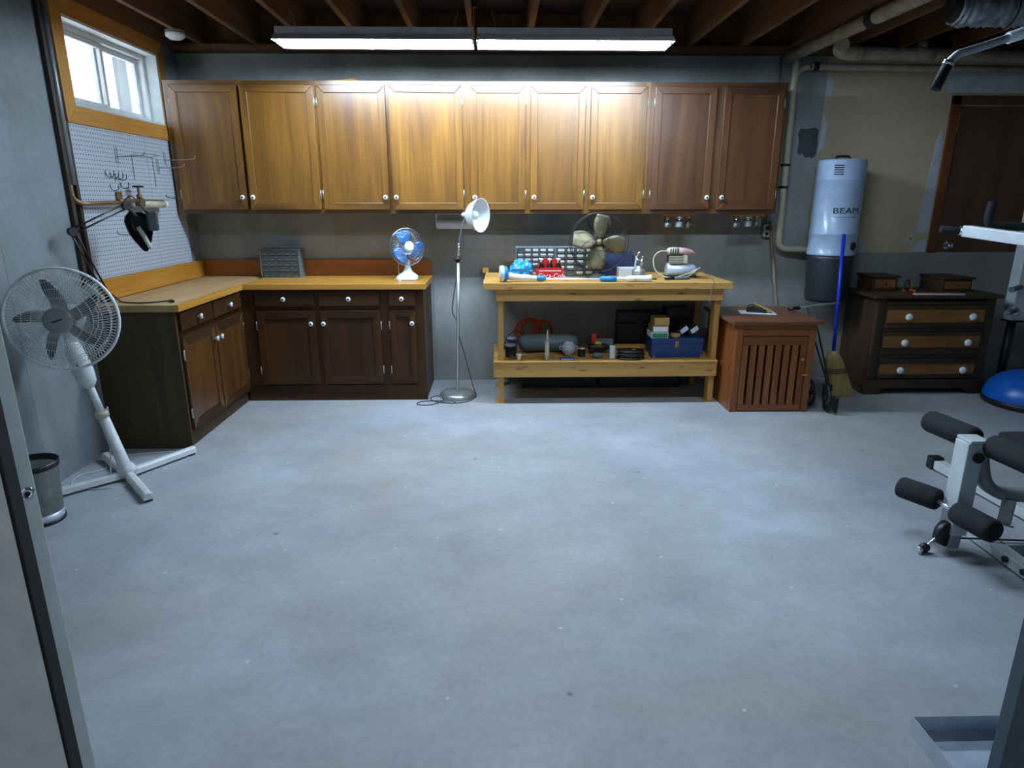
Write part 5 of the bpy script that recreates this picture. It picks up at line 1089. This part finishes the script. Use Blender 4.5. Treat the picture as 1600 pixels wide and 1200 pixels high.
# ------------------------------------------------------------------ dresser and what stands on it
DX, DY, DW, DD, DH = 2.965, 4.97, 0.94, 0.46, 0.775
ds = thing('dresser', 'old dark walnut three-drawer dresser with white knobs against the back wall', 'dresser', (DX, DY, 0))
MB().box(-0.045, DW + 0.03, -0.03, DD + 0.015, DH, DH + 0.027).build('top', M['walnut_x'], ds, bevel=0.006)
MB().box(0, 0.02, 0.03, DD, 0.06, DH - 0.001).build('side_panel', M['walnut_z'], ds); MB().box(DW - 0.02, DW, 0.03, DD, 0.06, DH - 0.001).build('side_panel', M['walnut_z'], ds)
MB().box(0.02, DW - 0.02, 0.05, DD, 0.06, DH - 0.001).build('carcass', M['walnut_x'], ds)
for a, b in ((0, 0.075), (DW - 0.075, DW)): MB().box(a, b, 0, 0.03, 0.125, DH - 0.001).build('face_stile', M['walnut_z'], ds, bevel=0.006)
for z in (0.735, 0.525, 0.31): MB().box(0.076, DW - 0.076, 0.004, 0.03, z - 0.012, z + 0.012).build('face_rail', M['walnut_x'], ds)
MB().prism([(-0.02, -0.014, 0), (0.1, -0.014, 0), (0.125, -0.014, 0.035), (0.16, -0.014, 0.05), (DW - 0.16, -0.014, 0.05), (DW - 0.125, -0.014, 0.035), (DW - 0.1, -0.014, 0), (DW + 0.02, -0.014, 0), (DW + 0.02, -0.014, 0.124), (-0.02, -0.014, 0.124)], (0, 0.03, 0)).build('plinth_front', M['walnut_x'], ds, bevel=0.004)
for a in (-0.018, DW - 0.004): MB().box(a, a + 0.022, 0.017, DD, 0.0, 0.0595).build('plinth_side', M['walnut_x'], ds)
for z0, z1, pa, pb in ((0.54, 0.72, 0.585, 0.685), (0.325, 0.51, 0.385, 0.475), (0.13, 0.295, 0.165, 0.25)):
    d = MB().box(0.078, DW - 0.078, -0.008, 0.028, z0, z1).build('drawer', M['walnut_x'], ds, bevel=0.004)
    MB().box(0.085, DW - 0.085, -0.014, -0.0085, pa, pb).build('front_panel', M['burl_x'], d, bevel=0.003)
    MB().box(0.08, DW - 0.08, -0.016, -0.0085, z0 + 0.008, z0 + 0.022).build('bead', M['walnut_x'], d, bevel=0.003)
    for x in (0.235, DW - 0.2):
        m = MB(); m.lathe([(0.008, 0.0), (0.008, 0.014), (0.02, 0.02), (0.029, 0.03), (0.027, 0.042), (0.014, 0.05), (0, 0.051)], (x, -0.014, (pa + pb) / 2), (0, -1, 0), 20); m.build('knob', M['porcelain'], d)
    MB().cyl((DW / 2, -0.0085, pb + 0.014), (DW / 2, -0.012, pb + 0.014), 0.009, n=12).build('keyhole', M['iron'], d)
ZD = DH + 0.0275
def trinket(label, x, y, w, d_, h):
    t = thing('trinket_box', label, 'box', (x, y, ZD), 0, 'small dark boxes on the dresser')
    MB().box(0, w, 0, d_, 0, h).build('body', M['walnut_x'], t, bevel=0.003); MB().box(-0.015, w + 0.015, -0.018, d_ + 0.008, h + 0.0005, h + 0.016).build('lid', M['walnut_x'], t, bevel=0.004)
    f = MB().box(0.02, w - 0.015, -0.006, -0.0005, 0.025, h - 0.015).build('drawer', M['burl_x'], t, bevel=0.002); MB().sphere((w / 2, -0.011, h * 0.55), 0.008).build('knob', M['iron'], f)
trinket('small dark lidded box on the left of the dresser top', 3.03, 5.19, 0.2, 0.235, 0.108)
trinket('small dark lidded box on the right of the dresser top', 3.555, 5.12, 0.235, 0.29, 0.1)
pl_ = thing('spring_clamp', 'spring clamp with orange tips standing between the boxes on the dresser', 'clamp', (3.30, 5.17, ZD))
MB().tube(bez([(-0.03, 0, 0.01), (-0.015, 0, 0.07), (0.0, 0, 0.095), (0.015, 0, 0.07), (0.028, 0, 0.01)], 5), 0.006, 8).build('jaws', M['iron'], pl_)
for x in (-0.03, 0.028): MB().bar((x, 0, 0.012), (x + (0.02 if x > 0 else -0.015), -0.05, 0.008), 0.016, 0.014).build('grip', M['orange'], pl_, bevel=0.003)
MB().bar((0.03, 0.0, 0.01), (0.036, 0.0, 0.07), 0.008, 0.008).build('lever', M['yellow'], pl_)
o = MB().box(0, 0.37, 0, 0.05, 0, 0.012).build('wood_strip', M['cream'], None, (3.24, 4.945, ZD), rot=(0, 0, R(-3)), bevel=0.002); tag(o, 'pale flat strip lying along the front edge of the dresser top', 'strip')
o = MB().box(-0.035, 0.035, 0, 0.006, -0.057, 0.057).build('switch_plate', M['cream'], None, (3.46, YB + 0.005, 1.2), bevel=0.002); tag(o, 'cream switch plate on the drywall left of the dark door', 'switch')
MB().box(-0.005, 0.005, -0.008, -0.0005, -0.012, 0.012).build('toggle', M['greymetal'], o)

# ------------------------------------------------------------------ balance dome
bd_ = thing('balance_dome', 'blue rubber half-ball balance trainer on a black base beside the dresser', 'balance trainer', (4.09, 4.66, 0))
MB().lathe([(0.0, 0.0), (0.30, 0.0), (0.325, 0.012), (0.328, 0.04), (0.32, 0.052), (0.0, 0.052)], n=48).build('platform', M['black'], bd_)
MB().lathe([(0.32, 0.053), (0.318, 0.09), (0.29, 0.155), (0.24, 0.205), (0.17, 0.24), (0.09, 0.258), (0.0, 0.262)], n=48).build('dome', M['ball'], bd_)
# white post with pegs
wp_ = thing('peg_post', 'white square steel post with black pegs rising behind the balance trainer', 'post', (4.13, 5.06, 0))
MB().cyl((0, 0, 0.012), (0, 0, 0.59), 0.032, n=18).build('lower_pole', M['black'], wp_); MB().box(-0.055, 0.055, -0.055, 0.1, 0, 0.012).build('base_plate', M['black'], wp_, bevel=0.003)
MB().box(-0.05, 0.05, -0.05, 0.05, 0.59, 2.0).build('square_tube', M['gymwhite'], wp_, bevel=0.004); MB().box(-0.052, 0.052, -0.052, 0.052, 0.575, 0.5895).build('tube_cap', M['black'], wp_)
for z in (0.67, 0.85): 
    pg = MB().cyl((-0.03, -0.052, z), (-0.19, -0.165, z), 0.021, n=14).build('peg', M['slate'], wp_); MB().cyl((-0.031, -0.051, z), (-0.046, -0.062, z), 0.026, n=14).build('peg_collar', M['chrome'], pg)

# ------------------------------------------------------------------ home gym
gy = thing('home_gym', 'white home gym with black foam leg rollers at the right edge', 'gym machine', (2.0, 2.56, 0))
def gbar(name, a, b, w_, h_, mat='gymwhite', par=None, up=(0, 0, 1)): return MB().bar(a, b, w_, h_, up).build(name, M[mat], par or gy, bevel=0.004)
# leg developer post
pm_ = MB(); c0 = Vector((0.02, 0.0, 0)); 
pm_.obox((0.02, 0.0, 0.30), (1, 0, 0), (0, 1, 0), 0.036, 0.042, 0.215); pm_.build('leg_post', M['gymwhite'], gy, bevel=0.004)
MB().cyl((0.03, -0.044, 0.455), (0.03, -0.056, 0.455), 0.022, n=18).build('pivot_bolt', M['black'], gy)
MB().box(-0.01, 0.075, -0.046, 0.046, 0.516, 0.53).build('post_cap', M['gymwhite'], gy, bevel=0.004)
def roller(a, b, r, name='foam_roller'):
    a, b = Vector(a), Vector(b); d = (b - a).normalized(); return MB().tube([a, a + d * 0.006, a + d * 0.02, b - d * 0.02, b - d * 0.006, b], r, 22, radii=[r * 0.72, r * 0.92, r, r, r * 0.92, r * 0.72]).build(name, M['foam'], gy)
roller((0.035, 0.30, 0.505), (0.075, 0.045, 0.505), 0.052); roller((0.09, -0.03, 0.505), (0.12, -0.30, 0.505), 0.052)
roller((-0.12, 0.20, 0.215), (-0.03, 0.045, 0.215), 0.05); roller((-0.03, -0.06, 0.215), (0.0, -0.25, 0.215), 0.05)
MB().cyl((0.06, 0.2, 0.505), (0.10, -0.2, 0.505), 0.012, n=10).build('roller_rod', M['chrome'], gy); MB().cyl((-0.055, 0.09, 0.215), (-0.02, -0.12, 0.215), 0.012, n=10).build('roller_rod', M['chrome'], gy)
gbar('pulley_bracket', (0.01, -0.03, 0.02), (0.02, -0.03, 0.12), 0.05, 0.012, 'gymgrey'); 
MB().cyl((-0.03, 0.005, 0.085), (-0.015, -0.03, 0.085), 0.055, n=24).build('pulley', M['black'], gy)
MB().tube(bez([(-0.05, -0.02, 0.08), (-0.09, -0.03, 0.05), (-0.11, -0.03, 0.025)], 5), 0.007, 8).build('hook', M['chrome'], gy); MB().sphere((-0.115, -0.03, 0.024), 0.024, 0.02, 0.022).build('cable_stop', M['black'], gy)
MB().cyl((-0.125, -0.035, 0.02), (-0.15, -0.04, 0.02), 0.012, n=12).build('cable_nut', M['chrome'], gy)
MB().cyl((0.02, -0.03, 0.07), (0.8, -0.12, 0.075), 0.004, n=6).build('cable', M['cord_b'], gy)
# curved seat frame
MB().tube(bez([(0.07, 0.0, 0.48), (0.085, 0.0, 0.40), (0.12, 0.0, 0.32), (0.2, 0.0, 0.27), (0.35, 0.0, 0.26), (0.7, 0.0, 0.26)], 7), 0.034, 4, radii=None).build('seat_frame', M['gymgrey'], gy)
gbar('frame_stub', (0.23, -0.02, 0.245), (0.20, -0.05, 0.15), 0.05, 0.05, 'gymgrey'); MB().obox((0.198, -0.052, 0.145), (0.03, 0.03, 0.095), (0, 1, 0), 0.004, 0.027, 0.027).build('stub_cap', M['cream'], gy)
gbar('seat_post', (0.38, 0.0, 0.28), (0.36, 0.0, 0.40), 0.05, 0.05, 'gymgrey')
MB().box(0.29, 0.75, -0.22, 0.2, 0.42, 0.49).build('seat_cushion', M['foam'], gy, bevel=0.02); MB().box(0.74, 0.80, -0.2, 0.2, 0.55, 1.25).build('back_cushion', M['foam'], gy, bevel=0.02)
# base rails
rl = gbar('base_rail', (0.19, 0.10, 0.035), (0.17, -0.62, 0.035), 0.06, 0.05)
for y in (-0.16, -0.26): MB().cyl((0.15, y, 0.04), (0.139, y, 0.04), 0.014, n=14).build('bolt', M['black'], rl)
rl2 = gbar('base_rail', (0.545, 0.87, 0.035), (0.60, -0.1, 0.035), 0.06, 0.05); MB().box(0.51, 0.58, 0.871, 0.93, 0.0, 0.075).build('rail_cap', M['black'], rl2, bevel=0.008)
gbar('base_beam', (0.2, -0.05, 0.035), (1.25, -0.05, 0.035), 0.06, 0.05); gbar('upright', (0.86, -0.05, 0.06), (0.86, -0.05, 2.28), 0.06, 0.06, up=(0, 1, 0)); gbar('top_beam', (0.86, -0.05, 2.31), (0.1, -0.15, 2.31), 0.05, 0.05)
MB().cyl((0.02, -0.14, 2.235), (0.06, -0.18, 2.235), 0.05, n=20).build('top_pulley', M['black'], gy)
# press arm with grips
pa_ = gbar('press_arm', (0.375, 0.76, 1.357), (0.50, -0.05, 1.30), 0.05, 0.055); 
MB().cyl((0.37, 0.775, 1.355), (0.27, 0.80, 1.365), 0.017, n=14).build('grip_peg', M['foam'], pa_); MB().cyl((0.372, 0.77, 1.355), (0.352, 0.777, 1.357), 0.022, n=14).build('peg_collar', M['chrome'], pa_)
MB().tube(bez([(0.47, 0.74, 1.50), (0.465, 0.74, 1.44), (0.47, 0.74, 1.40), (0.50, 0.73, 1.385), (0.60, 0.7, 1.38), (0.9, 0.62, 1.37)], 6), 0.02, 12).build('foam_handle', M['foam'], pa_)
# lat bar
lb_ = thing('lat_bar', 'bent chrome pull-down bar with black grip hanging at the upper right', 'bar', (1.80, 2.4, 2.06))
MB().tube(bez([(-0.255, 0, -0.107), (-0.225, 0, -0.078), (-0.205, 0, -0.07), (-0.09, 0, -0.035), (0.25, 0, 0.075)], 6), 0.0135, 14).build('bar', M['satin'], lb_)
MB().tube([(-0.252, 0, -0.104), (-0.283, 0, -0.187)], 0.0165, 14).build('grip', M['foam'], lb_); MB().cyl((-0.249, 0, -0.098), (-0.254, 0, -0.112), 0.0185, n=14).build('collar', M['chrome'], lb_)
MB().cyl((-0.06, 0, -0.0255), (0.25, 0, 0.075), 0.019, n=14).build('sleeve', M['satin'], lb_); MB().cyl((0.25, 0, 0.075), (0.26, 0, 0.10), 0.005, n=8).build('hanger_cable', M['cord_b'], lb_)

# ------------------------------------------------------------------ metal pan on the floor
dpn = thing('drip_pan', 'shallow galvanised metal pan on the floor at the lower right corner', 'pan', (1.20, 1.145, 0))
t_ = 0.0025; PW, PD, PH = 0.62, 0.385, 0.058
MB().box(0, PW, 0, PD, 0, t_).build('bottom', M['galv'], dpn)
for n_, b in (('wall_side', (0, t_, 0, PD, t_, PH)), ('wall_side', (PW - t_, PW, 0, PD, t_, PH)), ('wall_side', (t_, PW - t_, 0, t_, t_, PH)), ('wall_side', (t_, PW - t_, PD - t_, PD, t_, PH))): MB().box(*b).build('rim_wall', M['galv'], dpn)
